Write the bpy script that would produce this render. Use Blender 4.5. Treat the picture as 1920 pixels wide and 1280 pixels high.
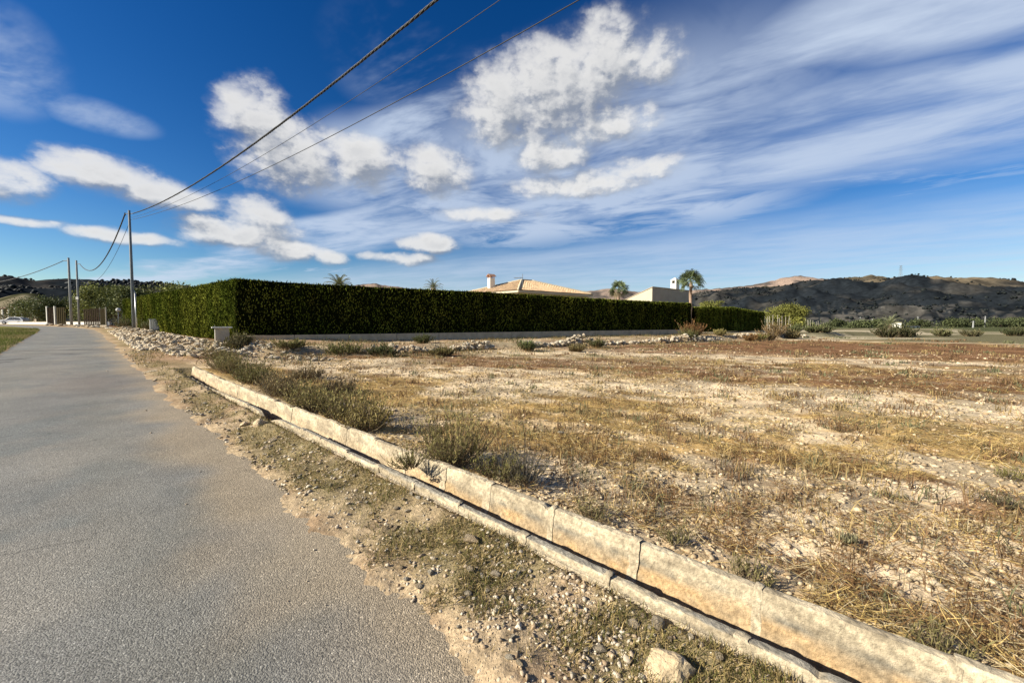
import bpy, math, random
import numpy as np
from mathutils import Vector, Matrix, Euler

rng = np.random.default_rng(7)
random.seed(7)
scene = bpy.context.scene
C = scene.collection
for o in list(bpy.data.objects):
    bpy.data.objects.remove(o)

# ------------------------------------------------------------------ camera
cam_data = bpy.data.cameras.new("camera")
cam_data.sensor_width = 36.0
cam_data.lens = 36.0 * 750 / 1920
cam_data.clip_start = 0.05
cam_data.clip_end = 12000
cam = bpy.data.objects.new("camera", cam_data)
cam.location = (0, 0, 1.6)
cam.rotation_euler = (math.radians(90 - 2.52), 0, 0)
C.objects.link(cam)
scene.camera = cam

# ------------------------------------------------------------------ view
scene.view_settings.view_transform = 'Standard'
scene.view_settings.look = 'None'
scene.view_settings.gamma = 1
scene.view_settings.use_curve_mapping = False
scene.view_settings.exposure = 0.98
scene.cycles.use_denoising = True
scene.cycles.max_bounces = 3
scene.cycles.diffuse_bounces = 2
scene.cycles.glossy_bounces = 1
scene.cycles.transmission_bounces = 2
scene.cycles.transparent_max_bounces = 8

# ------------------------------------------------------------------ sun
SUN_EL = math.radians(27)
SUN_DIR = Vector((-0.962 * math.cos(SUN_EL), -0.272 * math.cos(SUN_EL), math.sin(SUN_EL))).normalized()
sun_data = bpy.data.lights.new("sun", 'SUN')
sun_data.energy = 5.0
sun_data.angle = math.radians(0.5)
sun_data.color = (1.0, 0.93, 0.79)
sun = bpy.data.objects.new("sun", sun_data)
sun.rotation_euler = SUN_DIR.to_track_quat('Z', 'Y').to_euler()
sun.location = (-60, -20, 40)
C.objects.link(sun)

# ------------------------------------------------------------------ world: Nishita sky with clouds
world = bpy.data.worlds.new("World")
scene.world = world
world.use_nodes = True


class X:
    """tiny wrapper: arithmetic on shader sockets"""
    def __init__(s, nt, v):
        s.nt, s.v = nt, v

    def _op(s, op, *args, clamp=False):
        n = s.nt.nodes.new('ShaderNodeMath')
        n.operation = op
        n.use_clamp = clamp
        for i, a in enumerate((s,) + args):
            a = a.v if isinstance(a, X) else a
            if isinstance(a, (int, float)):
                n.inputs[i].default_value = a
            else:
                s.nt.links.new(a, n.inputs[i])
        return X(s.nt, n.outputs[0])

    def __add__(s, o): return s._op('ADD', o)
    def __sub__(s, o): return s._op('SUBTRACT', o)
    def __mul__(s, o): return s._op('MULTIPLY', o)
    def __truediv__(s, o): return s._op('DIVIDE', o)
    def mx(s, o): return s._op('MAXIMUM', o)
    def mn(s, o): return s._op('MINIMUM', o)
    def pw(s, o): return s._op('POWER', o)
    def clamp(s): return s._op('ADD', 0.0, clamp=True)
    def inv(s): return (s * -1.0) + 1.0

    def ss(s, a, b, lo=0.0, hi=1.0):
        n = s.nt.nodes.new('ShaderNodeMapRange')
        n.interpolation_type = 'SMOOTHSTEP'
        s.nt.links.new(s.v, n.inputs['Value'])
        n.inputs['From Min'].default_value = a
        n.inputs['From Max'].default_value = b
        n.inputs['To Min'].default_value = lo
        n.inputs['To Max'].default_value = hi
        return X(s.nt, n.outputs['Result'])


def comb(nt, x, y, z=0.0):
    n = nt.nodes.new('ShaderNodeCombineXYZ')
    for i, a in enumerate((x, y, z)):
        if isinstance(a, X):
            nt.links.new(a.v, n.inputs[i])
        else:
            n.inputs[i].default_value = a
    return n.outputs[0]


def noise(nt, vec, scale, detail=4, rough=0.55, dist=0.0, lac=2.0, two=False):
    n = nt.nodes.new('ShaderNodeTexNoise')
    if two:
        n.noise_dimensions = '2D'
    n.inputs['Scale'].default_value = scale
    n.inputs['Detail'].default_value = detail
    n.inputs['Roughness'].default_value = rough
    n.inputs['Distortion'].default_value = dist
    n.inputs['Lacunarity'].default_value = lac
    if vec is not None:
        nt.links.new(vec, n.inputs['Vector'])
    return X(nt, n.outputs[0])


def mixc(nt, fac, a, b, mode='MIX'):
    n = nt.nodes.new('ShaderNodeMix')
    n.data_type = 'RGBA'
    n.blend_type = mode
    for sock, val in ((n.inputs['Factor'], fac), (n.inputs[6], a), (n.inputs[7], b)):
        if isinstance(val, X):
            nt.links.new(val.v, sock)
        elif isinstance(val, (int, float)):
            sock.default_value = val
        elif isinstance(val, tuple):
            sock.default_value = val if len(val) == 4 else val + (1.0,)
        else:
            nt.links.new(val, sock)
    return n.outputs[2]


# cumulus heaps: azimuth / elevation (degrees) of the middle, half widths, weight
CUMULI = [
    (6.0, 29.5, 9.5, 4.6, 1.15), (-1.0, 28.0, 6.0, 4.4, 1.05), (13.0, 31.5, 5.6, 4.2, 1.1), (8.0, 25.5, 11.0, 2.6, .9), (18.0, 31.0, 4.0, 2.4, .7),
    (-28.5, 20.0, 6.0, 3.6, 1.15), (-32.0, 23.0, 3.6, 3.2, 1.05), (-20.0, 20.6, 5.2, 2.7, 1.05), (-10.5, 20.2, 4.4, 2.6, 1.0), (5.5, 22.2, 4.4, 2.4, 1.0),
    (9.5, 18.6, 8.0, 1.5, 1.0), (18.0, 20.0, 5.0, 1.3, .75),
    (-45.0, 14.4, 4.4, 1.7, 1.1), (-40.0, 13.6, 4.6, 1.4, 1.0), (-32.0, 12.6, 3.4, 2.0, 1.0), (-34.0, 10.6, 6.0, 1.6, 1.1),
    (-28.5, 9.0, 3.8, 1.2, 1.1), (-24.6, 8.6, 2.2, 1.1, 1.05), (-51.5, 12.6, 3.0, 1.5, .95), (-44.0, 8.9, 4.0, .7, .95),
    (-11.8, 10.8, 3.6, 1.15, 1.15), (-15.5, 8.9, 4.4, .7, .95), (-50.8, 9.0, 2.8, .4, .8), (-4.0, 15.0, 6.0, .9, .7),
    # heaps round the rest of the sky
    (68, 21, 12, 5, .9), (104, 15, 13, 3.5, .9), (150, 22, 16, 6, 1.0), (-165, 14, 12, 3.5, .9), (-125, 30, 13, 6, .8), (-78, 13, 9, 2.8, .9),
]
SKY_STR = 0.10
EXPO = 2 ** scene.view_settings.exposure


def vmath(nt, op, *args):
    n = nt.nodes.new('ShaderNodeVectorMath')
    n.operation = op
    for i, a in enumerate(args):
        if isinstance(a, tuple):
            n.inputs[i].default_value = a
        else:
            nt.links.new(a, n.inputs[i])
    return n.outputs['Value'] if op == 'DOT_PRODUCT' else n.outputs[0]


def cumulus_group():
    g = bpy.data.node_groups.new("cumulus_density", 'ShaderNodeTree')
    g.interface.new_socket("Place", in_out='INPUT', socket_type='NodeSocketVector')
    g.interface.new_socket("Density", in_out='OUTPUT', socket_type='NodeSocketFloat')
    gi = g.nodes.new('NodeGroupInput')
    go = g.nodes.new('NodeGroupOutput')
    P = gi.outputs[0]                                    # azimuth, elevation in degrees
    wn = g.nodes.new('ShaderNodeTexNoise')
    wn.noise_dimensions = '2D'
    wn.inputs['Scale'].default_value = 1.0
    wn.inputs['Detail'].default_value = 1.5
    g.links.new(vmath(g, 'MULTIPLY', P, (.17, .24, 0)), wn.inputs['Vector'])
    off = vmath(g, 'MULTIPLY_ADD', wn.outputs['Color'], (2.4, 1.3, 0), (-1.2, -.65, 0))
    PW = vmath(g, 'ADD', P, off)
    f = None
    for a0, e0, ra, re, w in CUMULI:
        ra, re = ra * 1.18, re * 1.22
        q = vmath(g, 'MULTIPLY_ADD', PW, (1 / ra, 1 / re, 0), (-a0 / ra, -e0 / re, 0))
        dd = X(g, vmath(g, 'DOT_PRODUCT', q, q))
        q = dd._op('MULTIPLY_ADD', -w, w)
        f = q if f is None else f.mx(q)
    f = f.mx(-1.2)
    fb = noise(g, vmath(g, 'MULTIPLY', P, (.22, .34, 0)), 1.0, 5, .60, .0, two=True)
    jit = vmath(g, 'MULTIPLY_ADD', P, (.26, .40, 0), comb(g, fb * .9, fb * .9))
    vo = g.nodes.new('ShaderNodeTexVoronoi')
    vo.voronoi_dimensions = '2D'
    vo.feature = 'F1'
    vo.inputs['Scale'].default_value = 1.0
    vo.inputs['Detail'].default_value = 2.0
    vo.inputs['Roughness'].default_value = .5
    vo.inputs['Lacunarity'].default_value = 2.4
    g.links.new(jit, vo.inputs['Vector'])
    puff = X(g, vo.outputs['Distance'])
    d = (f * 1.15 + (puff * -1.0 + .42) * .42 + (fb - .5) * 2.1 - .02).mx(-.7)
    g.links.new(d.v, go.inputs[0])
    return g


def build_world():
    nt = world.node_tree
    nt.nodes.clear()
    out = nt.nodes.new('ShaderNodeOutputWorld')
    bg = nt.nodes.new('ShaderNodeBackground')
    bg.inputs['Strength'].default_value = SKY_STR
    bgc = nt.nodes.new('ShaderNodeBackground')
    bgc.inputs['Strength'].default_value = SKY_STR
    mixs = nt.nodes.new('ShaderNodeMixShader')
    nt.links.new(bg.outputs[0], mixs.inputs[1])
    nt.links.new(bgc.outputs[0], mixs.inputs[2])
    nt.links.new(mixs.outputs[0], out.inputs[0])
    sky = nt.nodes.new('ShaderNodeTexSky')
    sky.sky_type = 'NISHITA'
    sky.sun_disc = False
    sky.sun_elevation = SUN_EL
    sky.sun_rotation = math.atan2(SUN_DIR.x, SUN_DIR.y)
    sky.altitude = 200
    sky.air_density = 1.0
    sky.dust_density = 0.25
    sky.ozone_density = 2.5
    hs = nt.nodes.new('ShaderNodeHueSaturation')
    hs.inputs['Hue'].default_value = .506
    hs.inputs['Saturation'].default_value = 1.39
    hs.inputs['Value'].default_value = 0.45
    nt.links.new(sky.outputs[0], hs.inputs['Color'])
    gm = nt.nodes.new('ShaderNodeGamma')
    gm.inputs['Gamma'].default_value = 1.2
    nt.links.new(hs.outputs[0], gm.inputs[0])
    base = gm.outputs[0]

    tc = nt.nodes.new('ShaderNodeTexCoord')
    sp = nt.nodes.new('ShaderNodeSeparateXYZ')
    nt.links.new(tc.outputs['Generated'], sp.inputs[0])
    x, y, z = (X(nt, sp.outputs[i]) for i in range(3))
    zc = z.mx(0.015) + 0.012
    pxx, pyy = x / zc, y / zc
    a = pyy * .53 - pxx * .85
    b = pxx * .53 + pyy * .85
    # cirrus: long streaks lying along a
    wob = noise(nt, comb(nt, a * .5 + 2.0, b * .7), 1.0, 3, .5, two=True)
    bw = b + (wob - .5) * 1.1
    n1 = noise(nt, comb(nt, a * .55, b * 1.15, 0.0), 1.3, 6, .6, .2, two=True)
    n2 = noise(nt, comb(nt, a * .8 + (wob - .5) * 2, b * 3.2 + (wob - .5) * 4, 4.0), 1.0, 4, .62, two=True)
    tex = (n1 * .8 + n2 * .2)
    m1 = bw.ss(1.40, 1.72) * bw.ss(1.98, 2.40, 1, 0) * a.ss(.7, 1.5, 1, 0)
    m1b = bw.ss(1.10, 1.45) * bw.ss(2.0, 2.8, 1, 0) * a.ss(.4, .9) * a.ss(1.6, 2.3, 1, 0)
    m2 = bw.ss(2.1, 2.5) * bw.ss(3.0, 3.7, 1, 0)
    m3 = b.ss(3.5, 5.4)
    m0 = bw.ss(-.8, .2, 1, 0)
    c1 = m1 * (tex.ss(.28, .80) * .85 + .14)
    c1b = m1b * tex.ss(.33, .60) * .9
    c2 = m2 * (tex.ss(.32, .66) * .62 + .20)
    c3 = m3 * (tex.ss(.2, .7) * .30 + .30) * b.ss(30, 60, 1, .8)
    m4 = b.ss(1.15, 2.0) * b.ss(3.6, 4.6, 1, .3) * a.ss(-.6, .4) * a.ss(2.4, 3.4, 1, 0)
    soft = noise(nt, comb(nt, a * .9 + 7.0, b * 1.3), 1.2, 5, .62, .3, two=True)
    c4 = m4 * soft.ss(.26, .62) * .78
    wisps = tex.ss(.54, .70) * b.ss(1.6, 3.5) * .45
    c0 = m0 * tex.ss(.42, .7) * .7
    cir = c1.mx(c1b).mx(c2).mx(c3).mx(wisps).mx(c0).mx(c4)
    # cumulus
    D2 = 180 / math.pi
    az_ = None
    az = x._op('ARCTAN2', y) * D2
    el = z._op('ARCSINE') * D2
    P = comb(nt, az, el)
    for a0, e0, ra, re, wt in ((-45.2, 19.6, 4.6, 1.5, .5), (-51.5, 22.0, 4.5, 4.5, .6), (-16.0, 32.0, 9.0, 6.0, .35)):
        q = vmath(nt, 'MULTIPLY_ADD', P, (1 / ra, 1 / re, 0), (-a0 / ra, -e0 / re, 0))
        cir = cir.mx(X(nt, vmath(nt, 'DOT_PRODUCT', q, q)).ss(0, 1.3, 1, 0) * tex.ss(.36, .62) * wt)
    k = 1 / EXPO / SKY_STR
    col = mixc(nt, cir.clamp(), base, (.60 * k, .70 * k, .86 * k))
    nt.links.new(col, bg.inputs['Color'])
    grp = cumulus_group()

    def dens(da, de):
        n = nt.nodes.new('ShaderNodeGroup')
        n.node_tree = grp
        nt.links.new(vmath(nt, 'ADD', P, (da, de, 0)) if da or de else P, n.inputs[0])
        return X(nt, n.outputs[0])
    d0 = dens(0, 0)
    d1 = dens(-.6, .8)
    d2 = dens(-1.2, 2.4)
    q0 = d0.mx(-.15)
    lit = ((q0 - d1.mx(-.15)) * .50 + (q0 - d2.mx(-.15)) * .55 + .52).clamp().ss(-.05, 1.05)
    alpha = (d0.ss(-.30, .75) * .30 + d0.ss(-.7, 1.2) * .63) * z.ss(-.01, .02)
    shade = (lit * 1.02 + .02) * d0.ss(.55, 1.7, 1.0, .72)
    ccol = mixc(nt, shade.clamp(), (.27 * k, .305 * k, .37 * k), (.86 * k, .85 * k, .83 * k))
    nt.links.new(ccol, bgc.inputs['Color'])
    nt.links.new(alpha.v, mixs.inputs[0])
    world.cycles.sampling_method = 'MANUAL'
    world.cycles.sample_map_resolution = 256


build_world()

# ------------------------------------------------------------------ numeric helpers
def _hash(ix, iy, seed):
    h = (ix.astype(np.int64) * 374761393 + iy.astype(np.int64) * 668265263 + seed * 1442695041) & 0xffffffff
    h = ((h ^ (h >> 13)) * 1274126177) & 0xffffffff
    h = h ^ (h >> 16)
    return (h & 0xffffff) / float(0xffffff)


def vn(x, y, seed=0):
    x = np.asarray(x, float); y = np.asarray(y, float)
    ix, iy = np.floor(x), np.floor(y)
    fx, fy = x - ix, y - iy
    fx = fx * fx * (3 - 2 * fx); fy = fy * fy * (3 - 2 * fy)
    a = _hash(ix, iy, seed); b = _hash(ix + 1, iy, seed)
    c = _hash(ix, iy + 1, seed); d = _hash(ix + 1, iy + 1, seed)
    return (a + (b - a) * fx) * (1 - fy) + (c + (d - c) * fx) * fy


def fbm(x, y, octv=4, seed=0, gain=.5):
    s = 0; a = 1; t = 0
    for i in range(octv):
        s = s + a * vn(x * 2 ** i + i * 17.3, y * 2 ** i - i * 9.1, seed + i)
        t += a; a *= gain
    return s / t


def sst(a, b, x):
    t = np.clip((np.asarray(x, float) - a) / (b - a), 0, 1)
    return t * t * (3 - 2 * t)


def lerp(a, b, t):
    return a + (b - a) * t


A47 = math.radians(47.35)
UX, UY = -math.sin(A47), math.cos(A47)      # along the road, away from the viewer
SX, SY = math.cos(A47), math.sin(A47)       # across the road, towards the field


def to_us(x, y):
    return UX * x + UY * y, SX * x + SY * y


def to_xy(u, s):
    return UX * u + SX * s, UY * u + SY * s


HC = np.array([-15.8, 22.8])               # corner of the hedge
HR = np.array([20.5, 45.5])                # right end of its long side
HL = np.array([-46.7, 48.0])               # far end of its road side
HD = (HR - HC) / np.linalg.norm(HR - HC)
HN = np.array([HD[1], -HD[0]])             # towards the field
LD = (HL - HC) / np.linalg.norm(HL - HC)
LN = np.array([-LD[1], LD[0]]); LN = LN if LN[0] < 0 else -LN
ROAD_R, ROAD_L = 1.18, -2.08
CH0 = 2.02                                 # outer foot of the channel's near wall
CH_END = 15.6


def road_shift(u):
    v = np.asarray(u, float) - 61
    return -.21 * np.where(v > 30, v, 4 * np.log1p(np.exp(np.clip(v, -60, 60) / 4)))


def macro(x, y):
    x = np.asarray(x, float); y = np.asarray(y, float)
    u, s = to_us(x, y)
    t = np.maximum(0, u - 8) / 45
    h = 1.55 * (1 - np.exp(-t ** 1.3))
    e = (x - HC[0]) * HN[0] + (y - HC[1]) * HN[1]      # distance in front of the long hedge
    al = (x - HC[0]) * HD[0] + (y - HC[1]) * HD[1]
    field = sst(3.0, 8.0, s)
    low = h * .45 - .06
    low = np.where(u > 60, h * .45, low)
    step = sst(6.5, 5.5, e + 1.2 * (vn(al * .35, al * 0, 5) - .5)) * sst(-3, 1, al)
    terr = np.maximum(.43, h * .9)
    f = low + (terr - low) * step
    far = sst(200, 420, np.hypot(x, y))
    z = h + (f - h) * field
    # heap of rubble soil between road and hedge's road side
    el = (x - HC[0]) * LN[0] + (y - HC[1]) * LN[1]
    ll = (x - HC[0]) * LD[0] + (y - HC[1]) * LD[1]
    heap = sst(3.4, 1.6, el) * sst(-4.5, -1, ll) * sst(32, 24, ll) * sst(1.4, 2.6, s)
    z = z + .22 * heap
    return z * (1 - far)


def chan_z(u):
    t = np.maximum(0, np.asarray(u, float) - 8) / 45
    return .75 * 1.55 * (1 - np.exp(-t ** 1.3))


def ground_z(x, y, micro=True):
    x = np.asarray(x, float); y = np.asarray(y, float)
    u, s = to_us(x, y)
    z = macro(x, y)
    r = np.hypot(x, y)
    sh = road_shift(u)
    wob = (fbm(x * 1.3, y * 1.3, 3, 11) - .5) * .42 + (vn(x * 7, y * 7, 3) - .5) * .07
    dr = s - (ROAD_R + sh) + wob
    dl = (ROAD_L + sh) - s + wob
    d = np.maximum(dr, dl)
    on = sst(-.34, .30, d + (vn(x * 23, y * 23, 8) - .5) * .10)
    bump = (fbm(x * 2.1, y * 2.1, 4, 21) - .5) * .07 + (fbm(x * 9, y * 9, 3, 31) - .5) * .028
    fieldm = sst(2.5, 3.4, s)
    clod = np.abs(fbm(x * 5, y * 5, 3, 41) - .5) * .10
    farm = sst(60, 25, r) + .0
    z2 = z - .055 + on * (.085 + (bump + fieldm * clod * .6) * (0.35 + .65 * farm)) + .02 * sst(.2, .8, dr) * (1 - fieldm)
    z2 = z2 + fieldm * .06 * (fbm(x * .35, y * .35, 3, 51) - .5) * 2 * sst(4, 8, s)
    # irrigation channel: soil is dug away below it
    c = s - CH0
    inch = sst(-.02, .05, c) * sst(.47, .40, c) * (u > -4) * (u < CH_END + .1)
    z2 = z2 * (1 - inch) + (chan_z(u) - .34) * inch
    # soil is banked up lightly against the far wall
    z2 = z2 + .06 * sst(.40, .5, c) * sst(1.3, .55, c) * (u < CH_END) + .035 * sst(-.35, -.05, c) * (c < .03) * (u < CH_END)
    return z2


def gz(x, y):
    return float(ground_z(np.array([x]), np.array([y]))[0])


def mz(x, y):
    return float(macro(np.array([x]), np.array([y]))[0])


# ------------------------------------------------------------------ mesh helpers
def mesh_from(name, verts, faces, cols=None, smooth=False):
    """verts Nx3, faces: Mx3 / Mx4 int array or list of index lists"""
    me = bpy.data.meshes.new(name)
    verts = np.asarray(verts, np.float32)
    if isinstance(faces, np.ndarray):
        nf, k = faces.shape
        me.vertices.add(len(verts))
        me.vertices.foreach_set('co', verts.ravel())
        me.loops.add(nf * k)
        me.loops.foreach_set('vertex_index', faces.astype(np.int32).ravel())
        me.polygons.add(nf)
        me.polygons.foreach_set('loop_start', np.arange(0, nf * k, k, dtype=np.int32))
        me.polygons.foreach_set('loop_total', np.full(nf, k, np.int32))
        me.update(calc_edges=True)
        me.validate()
    else:
        used = sorted({int(i) for f in faces for i in f})
        if len(used) < len(verts):
            remap = {q: i for i, q in enumerate(used)}
            verts = verts[used]
            faces = [[remap[int(i)] for i in f] for f in faces]
        me.from_pydata([tuple(map(float, v)) for v in verts], [], [tuple(map(int, f)) for f in faces])
        me.update()
    if cols is not None:
        at = me.color_attributes.new('Col', 'FLOAT_COLOR', 'POINT')
        c = np.ones((len(verts), 4), np.float32)
        c[:, :3] = cols
        at.data.foreach_set('color', c.ravel())
    if smooth:
        me.polygons.foreach_set('use_smooth', np.ones(len(me.polygons), bool))
    return me


def obj(name, me, mat=None, parent=None, loc=None, rot=None, scale=None):
    o = bpy.data.objects.new(name, me)
    if mat is not None and me is not None and not me.materials:
        me.materials.append(mat)
    C.objects.link(o)
    if parent is not None:
        o.parent = parent
    if loc is not None:
        o.location = loc
    if rot is not None:
        o.rotation_euler = rot
    if scale is not None:
        o.scale = scale if hasattr(scale, '__len__') else (scale,) * 3
    return o


def empty(name, loc=(0, 0, 0), rz=0.0):
    o = bpy.data.objects.new(name, None)
    o.empty_display_size = .2
    o.location = loc
    o.rotation_euler = (0, 0, rz)
    C.objects.link(o)
    return o


def tag(o, label=None, cat=None, group=None, kind=None):
    if label: o['label'] = label
    if cat: o['category'] = cat
    if group: o['group'] = group
    if kind: o['kind'] = kind
    return o


class MB:
    """collects simple solids into one mesh"""
    def __init__(s):
        s.v, s.f = [], []

    def add(s, vs, fs):
        n = len(s.v)
        s.v += [tuple(p) for p in vs]
        s.f += [[i + n for i in f] for f in fs]
        return s

    def box(s, cx, cy, cz, sx, sy, sz, rz=0.0, taper=1.0):
        c, si = math.cos(rz), math.sin(rz)
        vs = []
        for zz, t in ((-.5, 1), (.5, taper)):
            for xx, yy in ((-.5, -.5), (.5, -.5), (.5, .5), (-.5, .5)):
                px, py = xx * sx * t, yy * sy * t
                vs.append((cx + c * px - si * py, cy + si * px + c * py, cz + zz * sz))
        return s.add(vs, [[3, 2, 1, 0], [4, 5, 6, 7], [0, 1, 5, 4], [1, 2, 6, 5], [2, 3, 7, 6], [3, 0, 4, 7]])

    def tube(s, pts, radii, n=8, caps=True):
        pts = [Vector(p) for p in pts]
        if not hasattr(radii, '__len__'):
            radii = [radii] * len(pts)
        rings = []
        for i, p in enumerate(pts):
            t = (pts[min(i + 1, len(pts) - 1)] - pts[max(i - 1, 0)]).normalized()
            ref = Vector((0, 0, 1)) if abs(t.z) < .95 else Vector((1, 0, 0))
            a = t.cross(ref).normalized(); b = a.cross(t).normalized()
            rings.append([p + (a * math.cos(2 * math.pi * k / n) + b * math.sin(2 * math.pi * k / n)) * radii[i] for k in range(n)])
        vs = [q for r in rings for q in r]
        fs = []
        for i in range(len(rings) - 1):
            for k in range(n):
                k2 = (k + 1) % n
                fs.append([i * n + k, i * n + k2, (i + 1) * n + k2, (i + 1) * n + k])
        if caps:
            fs.append(list(range(n))[::-1])
            fs.append([(len(rings) - 1) * n + k for k in range(n)])
        return s.add(vs, fs)

    def build(s, name, mat, parent=None, loc=None, smooth=False, rot=None, bevel=0):
        me = mesh_from(name, s.v, s.f, None, smooth)
        o = obj(name, me, mat, parent, loc, rot)
        if bevel:
            m = o.modifiers.new('bevel', 'BEVEL'); m.width = bevel; m.segments = 2; m.limit_method = 'ANGLE'
        return o


# ------------------------------------------------------------------ materials
def _pr(name, rough=.9, spec=.25):
    m = bpy.data.materials.new(name)
    m.use_nodes = True
    nt = m.node_tree
    b = nt.nodes['Principled BSDF']
    b.inputs['Roughness'].default_value = rough
    b.inputs['Specular IOR Level'].default_value = spec
    return m, nt, b


def bump(nt, b, height, strength, dist=.01):
    n = nt.nodes.new('ShaderNodeBump')
    n.inputs['Strength'].default_value = strength
    n.inputs['Distance'].default_value = dist
    nt.links.new(height.v if isinstance(height, X) else height, n.inputs['Height'])
    nt.links.new(n.outputs[0], b.inputs['Normal'])


def mat_plain(name, col, rough=.8, var=.18, scale=6.0, bstr=.0, metal=0.0, spec=.3, dirt=None):
    m, nt, b = _pr(name, rough, spec)
    tc = nt.nodes.new('ShaderNodeTexCoord')
    n = noise(nt, tc.outputs['Object'], scale, 6, .6)
    c = mixc(nt, n.ss(.25, .75), tuple(v * (1 - var) for v in col), tuple(min(1, v * (1 + var)) for v in col))
    if dirt:
        n2 = noise(nt, tc.outputs['Object'], scale * .35, 5, .65)
        c = mixc(nt, n2.ss(.52, .75) * .7, c, dirt)
    nt.links.new(c, b.inputs['Base Color'])
    b.inputs['Metallic'].default_value = metal
    if bstr:
        bump(nt, b, noise(nt, tc.outputs['Object'], scale * 5, 5, .6), bstr, .01)
    return m


def mat_attr(name, rough=.9, var=.25, scale=30, bstr=.0, spec=.15, transl=0.0, bdist=.01, bscale=None):
    m, nt, b = _pr(name, rough, spec)
    at = nt.nodes.new('ShaderNodeAttribute')
    at.attribute_name = 'Col'
    tc = nt.nodes.new('ShaderNodeTexCoord')
    n = noise(nt, tc.outputs['Object'], scale, 6, .62)
    v = n.ss(.2, .8, 1 - var, 1 + var)
    c = mixc(nt, 1.0, at.outputs['Color'], comb(nt, v, v, v), 'MULTIPLY')
    nt.links.new(c, b.inputs['Base Color'])
    if bstr:
        bump(nt, b, noise(nt, tc.outputs['Object'], bscale or scale * 2, 7, .68), bstr, bdist)
    if transl:
        tr = nt.nodes.new('ShaderNodeBsdfTranslucent')
        nt.links.new(c, tr.inputs['Color'])
        mx = nt.nodes.new('ShaderNodeMixShader')
        mx.inputs[0].default_value = transl
        nt.links.new(b.outputs[0], mx.inputs[1])
        nt.links.new(tr.outputs[0], mx.inputs[2])
        nt.links.new(mx.outputs[0], nt.nodes['Material Output'].inputs[0])
    return m


M = {}
def mat_soil():
    m, nt, b = _pr('stony_soil', 1.0, 0.0)
    at = nt.nodes.new('ShaderNodeAttribute'); at.attribute_name = 'Col'
    tc = nt.nodes.new('ShaderNodeTexCoord')
    P = tc.outputs['Object']
    n = noise(nt, P, 16, 7, .68)
    n2 = noise(nt, P, 75, 4, .6)
    v = n.ss(.25, .75, .62, 1.38) * n2.ss(.3, .7, .78, 1.22)
    c = mixc(nt, 1.0, at.outputs['Color'], comb(nt, v, v, v), 'MULTIPLY')
    hgt = n * .7 + n2 * .25
    for sc, th, amt in ((34, .80, .8), (95, .74, .7)):
        vo = nt.nodes.new('ShaderNodeTexVoronoi'); vo.inputs['Scale'].default_value = sc
        nt.links.new(P, vo.inputs['Vector'])
        sp = nt.nodes.new('ShaderNodeSeparateColor'); nt.links.new(vo.outputs['Color'], sp.inputs[0])
        dist = X(nt, vo.outputs['Distance'])
        is_st = X(nt, sp.outputs[0]).ss(th, th + .02) * dist.ss(.42, .30)
        tone = X(nt, sp.outputs[1])
        c = mixc(nt, is_st * amt, c, mixc(nt, tone, (.34, .26, .17), (.55, .48, .37)))
        hgt = hgt + is_st * (dist * -1.0 + .5) * .9
    nt.links.new(c, b.inputs['Base Color'])
    bump(nt, b, hgt, 1.0, .022)
    return m


M['soil'] = mat_soil()
M['concrete_channel'] = mat_attr('weathered_concrete', .95, .42, 34, 1.0, .1, bdist=.012, bscale=55)
M['blade'] = mat_attr('dry_grass', .85, .2, 8, 0, .1, transl=.25)
M['leaf'] = mat_attr('foliage', .7, .25, 3, 0, .2, transl=.12)
M['needle'] = mat_attr('cypress_foliage', 1.0, .3, 1.2, 0, .0)
M['pebble'] = mat_attr('limestone_pebbles', .93, .25, 40, .5, .1, bdist=.004)
M['tile'] = mat_attr('clay_tile', .9, .25, 5, .3, .15)
M['hill'] = mat_attr('hillside_tones', 1.0, .4, .12, 0, .0)


def mat_rock():
    m, nt, b = _pr('limestone', .92, .15)
    tc = nt.nodes.new('ShaderNodeTexCoord')
    oi = nt.nodes.new('ShaderNodeObjectInfo')
    n = noise(nt, tc.outputs['Object'], 2.2, 7, .65)
    r = X(nt, oi.outputs['Random'])
    c = mixc(nt, (n * .7 + r * .4).ss(.3, .8), (.48, .36, .22), (.68, .60, .46))
    n2 = noise(nt, tc.outputs['Object'], 5.0, 6, .6)
    c = mixc(nt, n2.ss(.58, .75) * .45, c, (.31, .26, .2))
    nt.links.new(c, b.inputs['Base Color'])
    bump(nt, b, noise(nt, tc.outputs['Object'], 6, 9, .75), 1.0, .16)
    return m


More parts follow.
